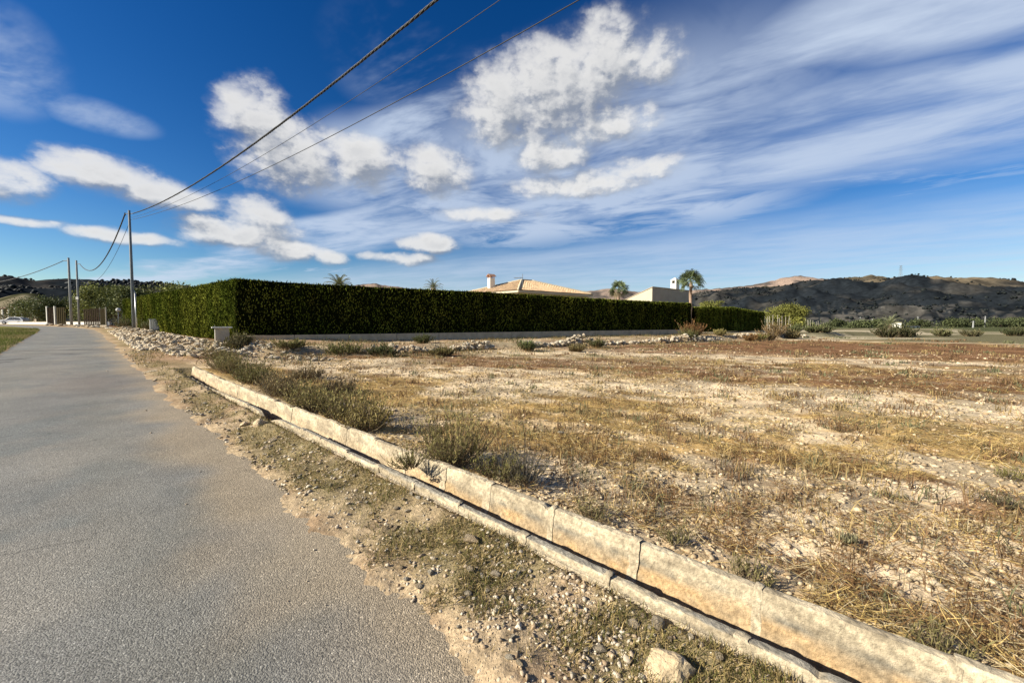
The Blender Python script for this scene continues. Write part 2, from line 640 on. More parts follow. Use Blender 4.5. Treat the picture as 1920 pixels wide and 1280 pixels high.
def mat_asphalt():
    m, nt, b = _pr('old_asphalt', .9, .2)
    at = nt.nodes.new('ShaderNodeAttribute'); at.attribute_name = 'Col'
    tc = nt.nodes.new('ShaderNodeTexCoord')
    P = tc.outputs['Object']
    v = nt.nodes.new('ShaderNodeTexVoronoi'); v.inputs['Scale'].default_value = 125
    nt.links.new(P, v.inputs['Vector'])
    v2 = nt.nodes.new('ShaderNodeTexVoronoi'); v2.inputs['Scale'].default_value = 125; v2.feature = 'F1'
    nt.links.new(P, v2.inputs['Vector'])
    sepc = nt.nodes.new('ShaderNodeSeparateColor')
    nt.links.new(v.outputs['Color'], sepc.inputs[0])
    rnd = X(nt, sepc.outputs[0])
    dist = X(nt, v2.outputs['Distance'])
    n = noise(nt, P, 55, 6, .7)
    grain = rnd.ss(.0, 1.0, .76, 1.22) * dist.ss(.25, .85, 1.10, .72) * n.ss(.3, .7, .86, 1.14)
    big = noise(nt, P, .8, 5, .65)
    grain = grain * big.ss(.3, .7, .86, 1.13)
    vc = nt.nodes.new('ShaderNodeTexVoronoi'); vc.feature = 'DISTANCE_TO_EDGE'; vc.inputs['Scale'].default_value = .55
    wp = noise(nt, P, 2.2, 5, .7)
    nt.links.new(vmath(nt, 'ADD', P, comb(nt, wp * .9, wp * .7)), vc.inputs['Vector'])
    crk = X(nt, vc.outputs['Distance']).ss(.0, .006, .55, 1.0).mx(noise(nt, P, .6, 3, .5).ss(.50, .56, 1.0, .0))
    grain = grain * crk
    sparkle = rnd.ss(.95, .99, 1.0, 1.5)
    g = grain * sparkle
    c = mixc(nt, 1.0, at.outputs['Color'], comb(nt, g, g, g), 'MULTIPLY')
    nt.links.new(c, b.inputs['Base Color'])
    bump(nt, b, dist * -1.0 + n * .8, .6, .007)
    return m


M['rock'] = mat_rock()
M['rock_cream'] = mat_plain('cream_limestone', (.52, .40, .245), .95, .28, 4, 1.0, dirt=(.42, .32, .2))
M['asphalt'] = mat_asphalt()
M['road_shadow'] = mat_plain('shadow_strip', (.045, .042, .04), .9, .3, 20, .4)  # near-black colour for the painted shadows on the road
M['galv'] = mat_plain('galvanised_steel', (.17, .185, .195), .7, .15, 3, 0, .0)
M['concrete_pole'] = mat_plain('grey_concrete_pole', (.27, .27, .26), .85, .15, 4, .2)
M['cable'] = mat_plain('black_cable', (.02, .02, .022), .6, .1, 5)
M['render_grey'] = mat_plain('rough_cement', (.50, .39, .26), .95, .16, 2.5, .4, dirt=(.34, .26, .17))
M['white_paint'] = mat_plain('white_render', (.60, .58, .52), .85, .06, 1.5, .1)
M['cream_render'] = mat_plain('cream_render', (.53, .465, .335), .9, .09, .8, .15, 0, .1, dirt=(.42, .36, .25))
M['render_tan'] = mat_plain('shaded_render', (.40, .33, .25), .9, .1, 1.0, .2)
M['pillar'] = mat_plain('pillar_render', (.44, .38, .29), .95, .18, 3, .4, 0, .1, dirt=(.33, .27, .19))
M['dark'] = mat_plain('dark_opening', (.02, .018, .016), .9, .1)
M['cabinet'] = mat_plain('cabinet_grp', (.68, .68, .65), .5, .04, 3, 0, dirt=(.5, .48, .43))
M['wood_brown'] = mat_plain('brown_gate_slats', (.030, .022, .017), .95, .3, 5, .2, 0, .0)
M['reed'] = mat_plain('reed_screen', (.055, .045, .026), .95, .3, 8, .3, 0, .0)
M['bark'] = mat_plain('bark', (.13, .10, .075), .95, .3, 6, .8)
M['palm_bark'] = mat_plain('palm_bark', (.30, .21, .15), .95, .25, 9, .8)
M['brick'] = mat_plain('clay_brick', (.40, .22, .14), .9, .2, 8, .3)
M['car_white'] = mat_plain('white_car_paint', (.75, .75, .74), .25, .02, 2, 0, 0, .5)
M['glass_dark'] = mat_plain('dark_car_glass', (.03, .035, .04), .08, .05, 2, 0, 0, .6)
M['rubber'] = mat_plain('rubber', (.025, .025, .025), .85, .1)
M['silver'] = mat_plain('silver_rim', (.5, .5, .5), .4, .05, 3, 0, .7)
M['post'] = mat_plain('weathered_post', (.42, .38, .30), .9, .2, 10, .2)
M['rust_roof'] = mat_plain('red_clay_roof', (.26, .14, .10), .9, .25, 4, .4)


# ------------------------------------------------------------------ field cover
def field_weights(x, y):
    w = y + .42 * x + (fbm(x * .22, y * .22, 3, 61) - .5) * 6
    ra_, rb_ = (x * .86 - y * .5), (x * .5 + y * .86)
    n = fbm(ra_ * .38, rb_ * 1.25, 5, 71)
    n2 = fbm(x * 1.7, y * 1.7, 4, 81)
    n3 = fbm(x * .16, y * .3, 3, 91)
    pale = np.exp(-((w - 12.2) / 1.5) ** 2) * .95 + np.exp(-((w - 23) / 2.2) ** 2) * .6 + .85 * sst(4.8, 3.2, w) * .65
    brown = np.exp(-((w - 16.6) / 2.4) ** 2) * 1.35 + np.exp(-((w - 35) / 9) ** 2) * 1.25 + .30 * sst(5, 2.5, w)
    straw = np.exp(-((w - 7.8) / 2.4) ** 2) * .9 + .35 * np.exp(-((w - 19.5) / 2) ** 2)
    green = .35 * sst(.5, .72, n3) + .3 * np.exp(-((w - 20) / 4) ** 2)
    # rough golden patch near the channel
    straw = straw + .9 * np.exp(-(((x + .2) / 1.6) ** 2 + ((y - 5.6) / 1.5) ** 2))
    pale = pale + 1.15 * sst(.48, .62, n) * sst(34, 14, w) + .5 * sst(.52, .62, n3)
    brown = brown + .6 * sst(.53, .68, n2)
    straw = straw + .5 * sst(.5, .3, n)
    pale = pale + .12; brown = brown + .15; straw = straw + .18
    # a bare track far to the right
    tr = np.abs((y - 31) + .75 * (x - 41) + 2 * (vn(x * .2, y * .2, 5) - .5))
    pale = pale + 2.2 * sst(1.6, .5, tr) * (x > 18) * (x < 70)
    t = pale + brown + straw + green
    return pale / t, straw / t, brown / t, green / t


PALE = np.array([.60, .475, .31]); STRAW = np.array([.37, .245, .10]); BROWN = np.array([.19, .10, .05]); GREEN = np.array([.19, .175, .095])
EARTH = np.array([.32, .222, .135])


def ground_col(x, y):
    u, s = to_us(x, y)
    p, st, br, gr = field_weights(x, y)
    # sharpen so patches keep their own colour
    W = np.stack([p * .93, st, br * 1.05, gr], -1) ** 3.0
    W = W / W.sum(-1, keepdims=True)
    col = W @ np.stack([PALE, STRAW, BROWN, GREEN])
    fine = fbm(x * 6, y * 6, 3, 101)
    blot = fbm(x * 1.3 + 5, y * 2.2, 4, 103)
    col = col * (.72 + .56 * fine)[..., None] * (.70 + .6 * sst(.3, .7, blot))[..., None]
    # verge beside the road: dusty earth
    verge = sst(2.75, 2.4, s)
    vg = fbm(x * 1.1, y * 1.1, 4, 111)
    dust = lerp(EARTH, np.array([.42, .315, .195]), sst(.35, .65, fbm(x * 2.6, y * 2.6, 3, 117))[..., None])
    weed = np.array([.215, .175, .085])
    vcol = lerp(dust, weed, (sst(.38, .56, vg) * sst(1.2, 1.6, s) * .75)[..., None])
    vcol = vcol * (.8 + .4 * fine)[..., None]
    col = lerp(col, vcol, verge[..., None])
    # near the hedge: bare reddish soil and straw
    e = (x - HC[0]) * HN[0] + (y - HC[1]) * HN[1]
    bank = sst(8.5, 6.2, e) * sst(-2, 2, (x - HC[0]) * HD[0] + (y - HC[1]) * HD[1])
    bcol = lerp(np.array([.40, .27, .16]), np.array([.46, .36, .22]), sst(.35, .65, fbm(x * .9, y * .9, 3, 121))[..., None])
    col = lerp(col, bcol * (.8 + .4 * fine)[..., None], bank[..., None])
    clay = np.exp(-(((u - 20.5) / 2.8) ** 2 + ((s - 3.2) / 1.4) ** 2))
    col = lerp(col, np.array([.42, .25, .15]), (clay * .85)[..., None])
    # left verge is green
    left = sst(ROAD_L - .1, ROAD_L - .6, s - road_shift(u))
    lcol = lerp(np.array([.11, .125, .03]), np.array([.26, .21, .10]), sst(.42, .62, fbm(x * .5, y * .5, 4, 131))[..., None])
    col = lerp(col, lcol * (.75 + .5 * fine)[..., None], left[..., None])
    # plain far off: strips of fallow, bare soil and scrub
    r = np.hypot(x, y)
    far = sst(49, 56, r + (fbm(x * .05, y * .05, 3, 139) - .5) * 10) * sst(2, 20, s)
    ff = fbm(x * .02 + y * .008, y * .06, 4, 141)
    fcol = lerp(np.array([.44, .37, .25]), np.array([.20, .18, .10]), sst(.46, .58, ff)[..., None])
    fcol = lerp(fcol, np.array([.15, .135, .075]), sst(.53, .62, fbm(x * .03, y * .09, 4, 147))[..., None])
    fcol = lerp(fcol, np.array([.07, .08, .035]), sst(115, 150, r)[..., None])
    col = lerp(col, fcol, far[..., None])
    fr = sst(200, 420, r)
    col = lerp(col, np.array([.05, .05, .03]), fr[..., None])
    return col


def build_ground():
    th = np.concatenate([np.linspace(-math.pi, -1.34, 26)[:-1], np.linspace(-1.34, 1.34, 390), np.linspace(1.34, math.pi, 26)[1:-1]])
    r = [.45]
    while r[-1] < 6000:
        q = r[-1]
        r.append(q * (1.0092 if q < 15 else 1.018 if q < 90 else 1.07))
    r = np.array(r)
    R, T = np.meshgrid(r, th, indexing='ij')
    x = R * np.sin(T); y = R * np.cos(T)
    z = ground_z(x, y)
    col = ground_col(x, y)
    nr, nth = R.shape
    v = np.stack([x, y, z], -1).reshape(-1, 3)
    c = col.reshape(-1, 3)
    i, j = np.meshgrid(np.arange(nr - 1), np.arange(nth), indexing='ij')
    j2 = (j + 1) % nth
    f = np.stack([i * nth + j, i * nth + j2, (i + 1) * nth + j2, (i + 1) * nth + j], -1).reshape(-1, 4)[:, ::-1]
    v = np.vstack([v, [[0, 0, -.06]]]); c = np.vstack([c, [EARTH]])
    me = mesh_from('ground', v, f, c, True)
    o = obj('ground', me, M['soil'])
    tag(o, kind='structure')
    return o


ground = build_ground()


# ------------------------------------------------------------------ road
def build_road():
    us = np.concatenate([np.arange(-9, 12, .12), np.arange(12, 40, .3), np.arange(40, 150, 1.0)])
    ss = np.linspace(ROAD_L - .45, ROAD_R + .45, 44)
    U, S = np.meshgrid(us, ss, indexing='ij')
    S2 = S + road_shift(U)
    x, y = to_xy(U, S2)
    z = macro(x, y) + .010 * np.cos((S - (ROAD_L + ROAD_R) / 2) * .9)
    a = np.array([.196, .190, .172]); b2 = np.array([.228, .211, .180]); c3 = np.array([.160, .167, .157])
    n = fbm(x * .55, y * .55, 4, 201)
    n2 = fbm(x * 1.6, y * 1.6, 3, 211)
    col = lerp(a, b2, sst(.45, .68, n)[..., None])
    col = lerp(col, c3, sst(.52, .72, n2)[..., None] * .8)
    # two worn wheel tracks and sandy right edge
    for sc in (-1.25, .25):
        col = lerp(col, np.array([.21, .20, .17]), (np.exp(-((S - sc) / .32) ** 2) * .7 * (.5 + .5 * n2))[..., None])
    sand = sst(.45, 1.15, S + (fbm(x * 1.2, y * 1.2, 3, 221) - .5) * .9)
    col = lerp(col, np.array([.36, .28, .18]), sand[..., None] * .72)
    st = np.exp(-(((U - 14.5) / 2.2) ** 2 + ((S - .3) / .9) ** 2))
    col = lerp(col, np.array([.17, .14, .12]), st[..., None] * .6)
    v = np.stack([x, y, z], -1).reshape(-1, 3)
    nu, ns = U.shape
    i, j = np.meshgrid(np.arange(nu - 1), np.arange(ns - 1), indexing='ij')
    f = np.stack([i * ns + j, i * ns + j + 1, (i + 1) * ns + j + 1, (i + 1) * ns + j], -1).reshape(-1, 4)[:, ::-1]
    o = obj('road', mesh_from('road', v, f, col.reshape(-1, 3), True), M['asphalt'])
    tag(o, kind='structure')
    # dark strips that paint cast shadows across the carriageway
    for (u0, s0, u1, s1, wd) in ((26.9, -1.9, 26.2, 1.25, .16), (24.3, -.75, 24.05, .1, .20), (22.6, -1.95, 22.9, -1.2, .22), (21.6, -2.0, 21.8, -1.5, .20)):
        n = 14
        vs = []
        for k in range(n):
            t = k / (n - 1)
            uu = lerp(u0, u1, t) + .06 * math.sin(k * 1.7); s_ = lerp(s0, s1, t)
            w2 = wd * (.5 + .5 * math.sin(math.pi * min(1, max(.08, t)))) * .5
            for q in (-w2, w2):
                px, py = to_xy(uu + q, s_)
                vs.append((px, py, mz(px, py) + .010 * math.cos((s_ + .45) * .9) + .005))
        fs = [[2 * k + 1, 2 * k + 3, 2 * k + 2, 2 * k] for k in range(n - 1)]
        me = mesh_from('shadow_strip', vs, fs)
        obj('shadow_strip', me, M['road_shadow'], o)
    return o


road = build_road()


# ------------------------------------------------------------------ hills
def hill(name, sil, d_foot, d_ridge, d_back, rough, colfn, seed, n_al=220, n_v=46):
    """sil: (bearing deg, ridge height, distance factor) along the ridge"""
    b = np.array([p[0] for p in sil], float); h = np.array([p[1] for p in sil], float)
    k = np.array([p[2] if len(p) > 2 else 1.0 for p in sil], float)
    al = np.linspace(b[0], b[-1], n_al)
    hh = np.interp(al, b, h); kk = np.interp(al, b, k)
    ker = np.ones(5) / 5
    hs = np.convolve(np.pad(hh, 2, 'edge'), ker, 'valid')
    v = np.concatenate([np.linspace(0, 1, n_v), np.linspace(1.06, 1.8, 8)])
    AL, V = np.meshgrid(al, v, indexing='ij')
    Hh = hs[:, None]; Kk = kk[:, None]
    dist = np.where(V <= 1, d_foot + (d_ridge - d_foot) * V, d_ridge + (d_back - d_ridge) * (V - 1) / .8) * Kk
    prof = np.where(V <= 1, .35 * V + .65 * sst(0, 1, V) , 1 - .9 * sst(1, 1.9, V))
    x = dist * np.sin(np.radians(AL)); y = dist * np.cos(np.radians(AL))
    g = fbm(x / 90, y / 90, 5, seed) - .5
    g2 = np.abs(fbm(x / 160, y / 160, 3, seed + 9) - .5)
    damp = np.sin(np.clip(V, 0, 1) * math.pi) * .9 + .1
    z = Hh * prof + rough * (g * 1.0 + g2 * 1.2 - .25) * damp + (fbm(x / 25, y / 25, 3, seed + 3) - .5) * rough * .22
    # terraces on the lower slope
    st = np.floor(z / 5) * 5 + 5 * sst(.55, 1, (z / 5) % 1)
    z = lerp(z, st, .75 * sst(.45, .1, V))
    z = z - 4 * (V == 0) - 1
    c = colfn(x, y, z, V, Hh, AL)
    nv = len(v)
    i, j = np.meshgrid(np.arange(n_al - 1), np.arange(nv - 1), indexing='ij')
    f = np.stack([i * nv + j, i * nv + j + 1, (i + 1) * nv + j + 1, (i + 1) * nv + j], -1).reshape(-1, 4)[:, ::-1]
    P = np.stack([x, y, z], -1).reshape(-1, 3)
    o = obj(name, mesh_from(name, P, f, c.reshape(-1, 3), True), M['hill'])
    tag(o, kind='structure')
    return o, P.reshape(n_al, nv, 3)


SCRUB_SHADE = np.array([.013, .016, .019]); BARE = np.array([.07, .064, .054]); CREST_SUN = np.array([.26, .20, .12])  # first: scrub darkened by painted cloud shade; last: painted sunlight on the crest


def col_right(x, y, z, V, H, AL):
    n = fbm(x / 60, y / 60, 5, 301)
    n2 = fbm(x / 22, y / 22, 4, 311)
    ter = ((z / 5) % 1)
    c = lerp(SCRUB_SHADE * 1.15, BARE * .95, (sst(.48, .70, n) * .7)[..., None])  # cloud shade over the slope is part of this dark tone
    c = lerp(c, BARE * 1.5, (sst(.6, .9, ter) * sst(.5, .2, V) * sst(.4, .6, n2) * .8)[..., None])
    c = c * (.55 + .9 * n2)[..., None]
    crest = sst(.70, .96, V + (n - .5) * .45) * np.exp(-((AL - 46.0) / 5.5) ** 2)  # sunlit part of the crest, painted as a paler colour
    c = lerp(c, CREST_SUN * (.5 + .9 * n2)[..., None], (crest * .9)[..., None])
    rim = sst(.90, .99, V + (n2 - .5) * .15) * .55
    c = lerp(c, np.array([.12, .10, .06]), rim[..., None])
    return c


def col_far(x, y, z, V, H, AL):
    n = fbm(x / 140, y / 140, 5, 321)
    c = lerp(np.array([.10, .085, .075]), np.array([.30, .22, .17]), sst(.42, .62, n)[..., None])
    return c


def col_left(x, y, z, V, H, AL):
    n = fbm(x / 50, y / 50, 5, 331)
    n2 = fbm(x / 18, y / 18, 4, 341)
    c = lerp(SCRUB_SHADE * 1.0, np.array([.05, .045, .04]), (sst(.50, .72, n))[..., None])  # left slope too carries its cloud shade in the colour
    return c * (.6 + .8 * n2)[..., None]


def col_knoll(x, y, z, V, H, AL):
    n = fbm(x / 12, y / 12, 4, 351)
    return lerp(np.array([.05, .05, .025]), np.array([.20, .17, .11]), sst(.42, .6, n)[..., None])


def bearing(px):
    return math.degrees(math.atan((px - 960) / 750))


def ridge(pts, d, horizon=607):
    """ridge heights measured off sight lines at the ridge's own distance"""
    out = []
    for px, py in pts:
        a = math.radians(bearing(px))
        out.append((bearing(px), 1.6 + (horizon - py) / 750 * math.cos(a) * d))
    return out


hill_right, HP = hill('hill', ridge([(1180, 575), (1240, 562), (1305, 550), (1350, 544), (1400, 540), (1470, 535), (1520, 530), (1560, 525), (1600, 520), (1640, 518), (1680, 521), (1720, 523),
                                     (1800, 528), (1860, 530), (1920, 532), (2060, 528), (2300, 536), (2800, 548)], 1500),
                      620, 1500, 2400, 64, col_right, 400, 320, 56)
hill('mountain', ridge([(600, 560), (660, 536), (700, 531), (760, 540), (900, 556), (1040, 549), (1100, 545), (1150, 541), (1200, 548), (1290, 545), (1345, 541), (1400, 535), (1440, 528), (1470, 520), (1490, 518), (1520, 521), (1560, 524), (1620, 530), (1760, 545)], 3600),
     2500, 3600, 4600, 70, col_far, 420, 260, 30)
hill_left, HPL = hill('hill', ridge([(-700, 520), (-300, 512), (-120, 518), (0, 520), (25, 520), (45, 524), (62, 529), (80, 527), (105, 525), (130, 525), (190, 527), (250, 527), (300, 530), (345, 535), (420, 545), (520, 560)], 1000),
     420, 1000, 1500, 30, col_left, 440, 240, 40)
hill('knoll', ridge([(-160, 585), (-60, 565), (0, 556), (25, 549), (50, 545), (70, 546), (95, 555), (130, 572), (160, 585)], 300),
     210, 300, 360, 3, col_knoll, 460, 80, 20)

# scrub bushes and stunted trees on the hillside, with cloud shade put into their colour
def hill_scrub(HP, n, top, label):
    na, nv, _ = HP.shape
    ia = rng.integers(20, na - 2, n); iv = (rng.random(n) ** .8 * top).astype(int)
    P = HP[ia, iv] + np.stack([rng.normal(0, 6, n), rng.normal(0, 6, n), np.zeros(n)], -1)
    dens = fbm(P[:, 0] / 70, P[:, 1] / 70, 4, 470)
    P = P[dens > .47]
    n = len(P)
    ico_v, ico_f = ICO
    sz = rng.uniform(1.0, 2.8, n) * np.where(rng.random(n) < .04, 2.0, 1)
    sc = np.stack([sz, sz, sz * rng.uniform(.6, 1.1, n)], -1)
    jit = rng.uniform(.7, 1.3, (n, len(ico_v), 1))
    V = ico_v[None] * jit * sc[:, None] + P[:, None] + np.array([0, 0, .3])
    F = ico_f[None] + (np.arange(n) * len(ico_v))[:, None, None]
    col = np.repeat((np.array([.011, .014, .013]) * rng.uniform(.6, 1.4, (n, 1)))[:, None], len(ico_v), 1)
    o = obj('scrub_bushes', mesh_from('scrub_bushes', V.reshape(-1, 3), F.reshape(-1, 3), col.reshape(-1, 3)), M['leaf'])
    tag(o, label, 'scrub', kind='stuff')


def icosahedron():
    t = (1 + 5 ** .5) / 2
    v = np.array([(-1, t, 0), (1, t, 0), (-1, -t, 0), (1, -t, 0), (0, -1, t), (0, 1, t), (0, -1, -t), (0, 1, -t), (t, 0, -1), (t, 0, 1), (-t, 0, -1), (-t, 0, 1)], float)
    v /= np.linalg.norm(v[0])
    f = np.array([(0, 11, 5), (0, 5, 1), (0, 1, 7), (0, 7, 10), (0, 10, 11), (1, 5, 9), (5, 11, 4), (11, 10, 2), (10, 7, 6), (7, 1, 8), (3, 9, 4), (3, 4, 2), (3, 2, 6), (3, 6, 8), (3, 8, 9), (4, 9, 5), (2, 4, 11), (6, 2, 10), (8, 6, 7), (9, 8, 1)])
    return v, f


ICO = icosahedron()
hill_scrub(HP, 7500, 54, 'scrub bushes coloured as in cloud shade, dotted over the long right hillside')
hill_scrub(HPL, 4000, 39, 'scrub bushes coloured as in cloud shade, covering the left hillside')


def blades(base, az, lean, length, width, bend, col, colt=None):
    """many bent blades as one vertex/face set: base Nx3, lean 0 = upright, pi/2 = flat"""
    n = len(base)
    h = np.stack([np.cos(az), np.sin(az), np.zeros(n)], -1)
    up = np.array([0, 0, 1.0])
    side = np.stack([-np.sin(az), np.cos(az), np.zeros(n)], -1)
    tw = rng.uniform(-.9, .9, n)[:, None]
    d1 = h * np.sin(lean)[:, None] + up * np.cos(lean)[:, None]
    l2 = np.clip(lean + bend, 0, 1.75)
    d2 = h * np.sin(l2)[:, None] + up * np.cos(l2)[:, None]
    nrm = np.cross(side, d1)
    sd = side * np.cos(tw) + nrm * np.sin(tw)
    L = length[:, None]; W = width[:, None] * .5
    m = base + d1 * L * .5
    t = m + d2 * L * .5
    V = np.stack([base - sd * W, base + sd * W, m + sd * W * .85, m - sd * W * .85, t], 1)
    i0 = (np.arange(n) * 5)[:, None]
    F = np.concatenate([i0 + np.array([0, 1, 2]), i0 + np.array([0, 2, 3]), i0 + np.array([3, 2, 4])], 1).reshape(-1, 3)
    ct = col if colt is None else colt
    K = np.stack([col, col, (col + ct) / 2, (col + ct) / 2, ct], 1)
    return V.reshape(-1, 3), F, K.reshape(-1, 3)


def merge(parts):
    vs, fs, cs = [], [], []
    o = 0
    for v, f, c in parts:
        vs.append(v); fs.append(f + o); cs.append(c); o += len(v)
    return np.vstack(vs), np.vstack(fs), np.vstack(cs)


def pebbles(P, size, col, sink=.3):
    v0, f0 = ICO
    n = len(P)
    jit = rng.uniform(.45, 1.35, (n, 12, 1))
    sc = np.stack([size * rng.uniform(.7, 1.6, n), size * rng.uniform(.6, 1.2, n), size * rng.uniform(.35, .8, n)], -1) * .5
    a = rng.uniform(0, 6.283, n)
    V = v0[None] * jit * sc[:, None]
    ca, sa = np.cos(a)[:, None], np.sin(a)[:, None]
    V = np.stack([V[..., 0] * ca - V[..., 1] * sa, V[..., 0] * sa + V[..., 1] * ca, V[..., 2]], -1)
    V = V + P[:, None] + np.stack([np.zeros(n), np.zeros(n), sc[:, 2] * (1 - 2 * sink)], -1)[:, None]
    F = f0[None] + (np.arange(n) * 12)[:, None, None]
    K = np.repeat(col[:, None], 12, 1)
    return V.reshape(-1, 3), F.reshape(-1, 3), K.reshape(-1, 3)


# ------------------------------------------------------------------ irrigation channel
def build_channel():
    root = empty('irrigation_channel', (*to_xy(6, CH0 + .2), 0))
    tag(root, 'long low concrete irrigation channel running beside the road verge', 'channel')
    inv = Matrix.Translation(root.location).inverted()
    # cross-section: offset c from the near wall's foot, height z
    prof = [(-.035, -.36), (-.030, -.08), (-.026, .0), (-.023, .04), (-.020, .070), (-.014, .078), (.004, .083), (.009, .090), (.004, .097), (.003, .122), (.004, .142), (.008, .149), (.022, .151), (.042, .151), (.058, .149), (.064, .142), (.072, .10),
            (.088, .0), (.10, -.10), (.13, -.145), (.18, -.16), (.24, -.16), (.285, -.14), (.305, -.10), (.314, -.06), (.322, -.02), (.329, .02), (.336, .06), (.342, .10), (.347, .14), (.351, .175), (.355, .20), (.363, .212), (.39, .216), (.415, .213), (.425, .203), (.432, .15), (.445, .0), (.47, -.36)]
    prof = np.array(prof)
    npf = len(prof)
    L = .66
    u = -2.9
    k = 0
    while u < CH_END - .2:
        ln = min(L * rng.uniform(.93, 1.07), CH_END - u)
        nu = 23 if u < 6 else 9
        uu = np.linspace(u + .0012, u + ln - .0012, nu)
        c = np.repeat(prof[None, :, 0], nu, 0); z = np.repeat(prof[None, :, 1], nu, 0)
        off = rng.normal(0, .005); tilt = rng.normal(0, .006); lift = rng.normal(0, .006)
        c = c + off
        Ug = np.repeat(uu[:, None], npf, 1)
        wear = (fbm(Ug * 9, c * 30 + k * 3, 4, 501) - .5)
        edge = ((z > .12) | ((z > .06) & (c < .02)))
        fine = fbm(Ug * 40, c * 90 + z * 70, 2, 505) - .5
        z = z + lift + tilt * (Ug - u) + np.where(edge, wear * .009 + fine * .007, wear * .004)
        c = c + (fbm(Ug * 7 + 40, z * 30, 3, 511) - .5) * .005
        # chipped lip
        chip = sst(.70, .78, fbm(Ug * 6 + k * 11, z * 0 + 3.3 + (c > .2) * 7, 3, 521))
        z = z - np.where(edge, chip * .022, 0)
        sag = sst(8.5, 12.5, Ug)
        z = z - np.where(c < .11, .09 * sag * sst(.02, .1, z), 0) - .035 * sag * sst(.1, .2, z)
        broken = np.exp(-((Ug - 7.2) / .35) ** 2) * (c < .12)
        z = z - .10 * broken * sst(.0, .1, z); c = c - .05 * broken
        zz = z + chan_z(Ug)
        x, y = to_xy(Ug, CH0 + c)
        # colours: pale crust, grey algae line, ochre stain low on the inner wall
        n = fbm(Ug * 5, z * 14 + c * 10, 5, 531)
        n2 = fbm(Ug * 16, z * 40 + c * 30, 4, 541)
        base = lerp(np.array([.32, .262, .178]), np.array([.51, .425, .29]), sst(.3, .7, n)[..., None])
        inner = (c > .30) & (c < .362)
        ln_h = .085 + .05 * (fbm(Ug * 1.6, Ug * 0, 3, 551) - .5) * 2 + .03 * (n - .5)
        near = sst(5.0, 2.2, Ug) * .75 + .25
        ochre = sst(ln_h + .03, ln_h - .035, z) * inner * near
        algae = np.exp(-((z - ln_h - .018) / .022) ** 2) * inner * near
        base = lerp(base, np.array([.40, .245, .105]), (ochre * (.30 + .45 * sst(.3, .6, n)))[..., None])
        base = lerp(base, np.array([.14, .13, .105]), (algae * .85 * sst(.3, .6, n2))[..., None])
        outer = (c < .0) & (z < .09)
        base = lerp(base, np.array([.36, .27, .165]), (outer * .6)[..., None])
        groove = np.exp(-((z - .088) / .008) ** 2) * (c < .03)
        base = lerp(base, np.array([.24, .21, .17]), (groove * .6)[..., None])
        floor = (c > .09) & (c < .31) & (z < -.05)
        base = lerp(base, np.array([.20, .14, .085]), (floor * .85)[..., None])
        topn = (z > .14)
        base = lerp(base, np.array([.24, .225, .19]), (topn * (z > .138) * (c > .010) * (c < .3) * .75)[..., None])
        base = base * (.62 + .76 * n2)[..., None]
        V = np.stack([x, y, zz], -1).reshape(-1, 3)
        f = []
        for i in range(nu - 1):
            for j in range(npf):
                j2 = (j + 1) % npf
                f.append((i * npf + j, (i + 1) * npf + j, (i + 1) * npf + j2, i * npf + j2))
        me_f = [tuple(q) for q in f] + [tuple(range(npf)), tuple((nu - 1) * npf + j for j in range(npf))[::-1]]
        me = mesh_from('channel_section', V - np.array(root.location), me_f, base.reshape(-1, 3))
        sec = obj('channel_section', me, M['concrete_channel'], root)
        # lumpy mortar collar over the joint with the next section
        if u + ln < CH_END - .3:
            for lo, hi in (((2, 17)), ((24, 37))) if not 6.4 < u + ln < 8.0 else ():
                pf = prof[lo:hi].copy()
                cen = pf.mean(0)
                nn = 5
                ww = rng.uniform(.02, .045)
                V2 = []; K2 = []
                for i in range(nn):
                    t = i / (nn - 1)
                    bul = .001 + .005 * math.sin(math.pi * t) * rng.uniform(.3, 1.5)
                    uu2 = u + ln + (t - .5) * 2 * ww
                    for q in pf:
                        d = q - cen; d = d / (np.linalg.norm(d) + 1e-6)
                        qq = q + d * bul * rng.uniform(.6, 1.3)
                        zs = qq[1] - .09 * float(sst(8.5, 12.5, uu2)) * (1 if q[0] < .11 and q[1] > .05 else 0) - .035 * float(sst(8.5, 12.5, uu2)) * float(sst(.1, .2, q[1]))
                        px, py = to_xy(uu2 + rng.normal(0, .004), CH0 + qq[0])
                        V2.append((px, py, zs + float(chan_z(uu2))))
                        K2.append(np.array([.46, .38, .26]) * rng.uniform(.7, 1.15))
                m2 = len(pf)
                f2 = [(i * m2 + j, (i + 1) * m2 + j, (i + 1) * m2 + j + 1, i * m2 + j + 1) for i in range(nn - 1) for j in range(m2 - 1)]
                me2 = mesh_from('mortar_joint', np.array(V2) - np.array(root.location), f2, np.array(K2), True)
                obj('mortar_joint', me2, M['concrete_channel'], sec)
        u += ln
        k += 1


build_channel()


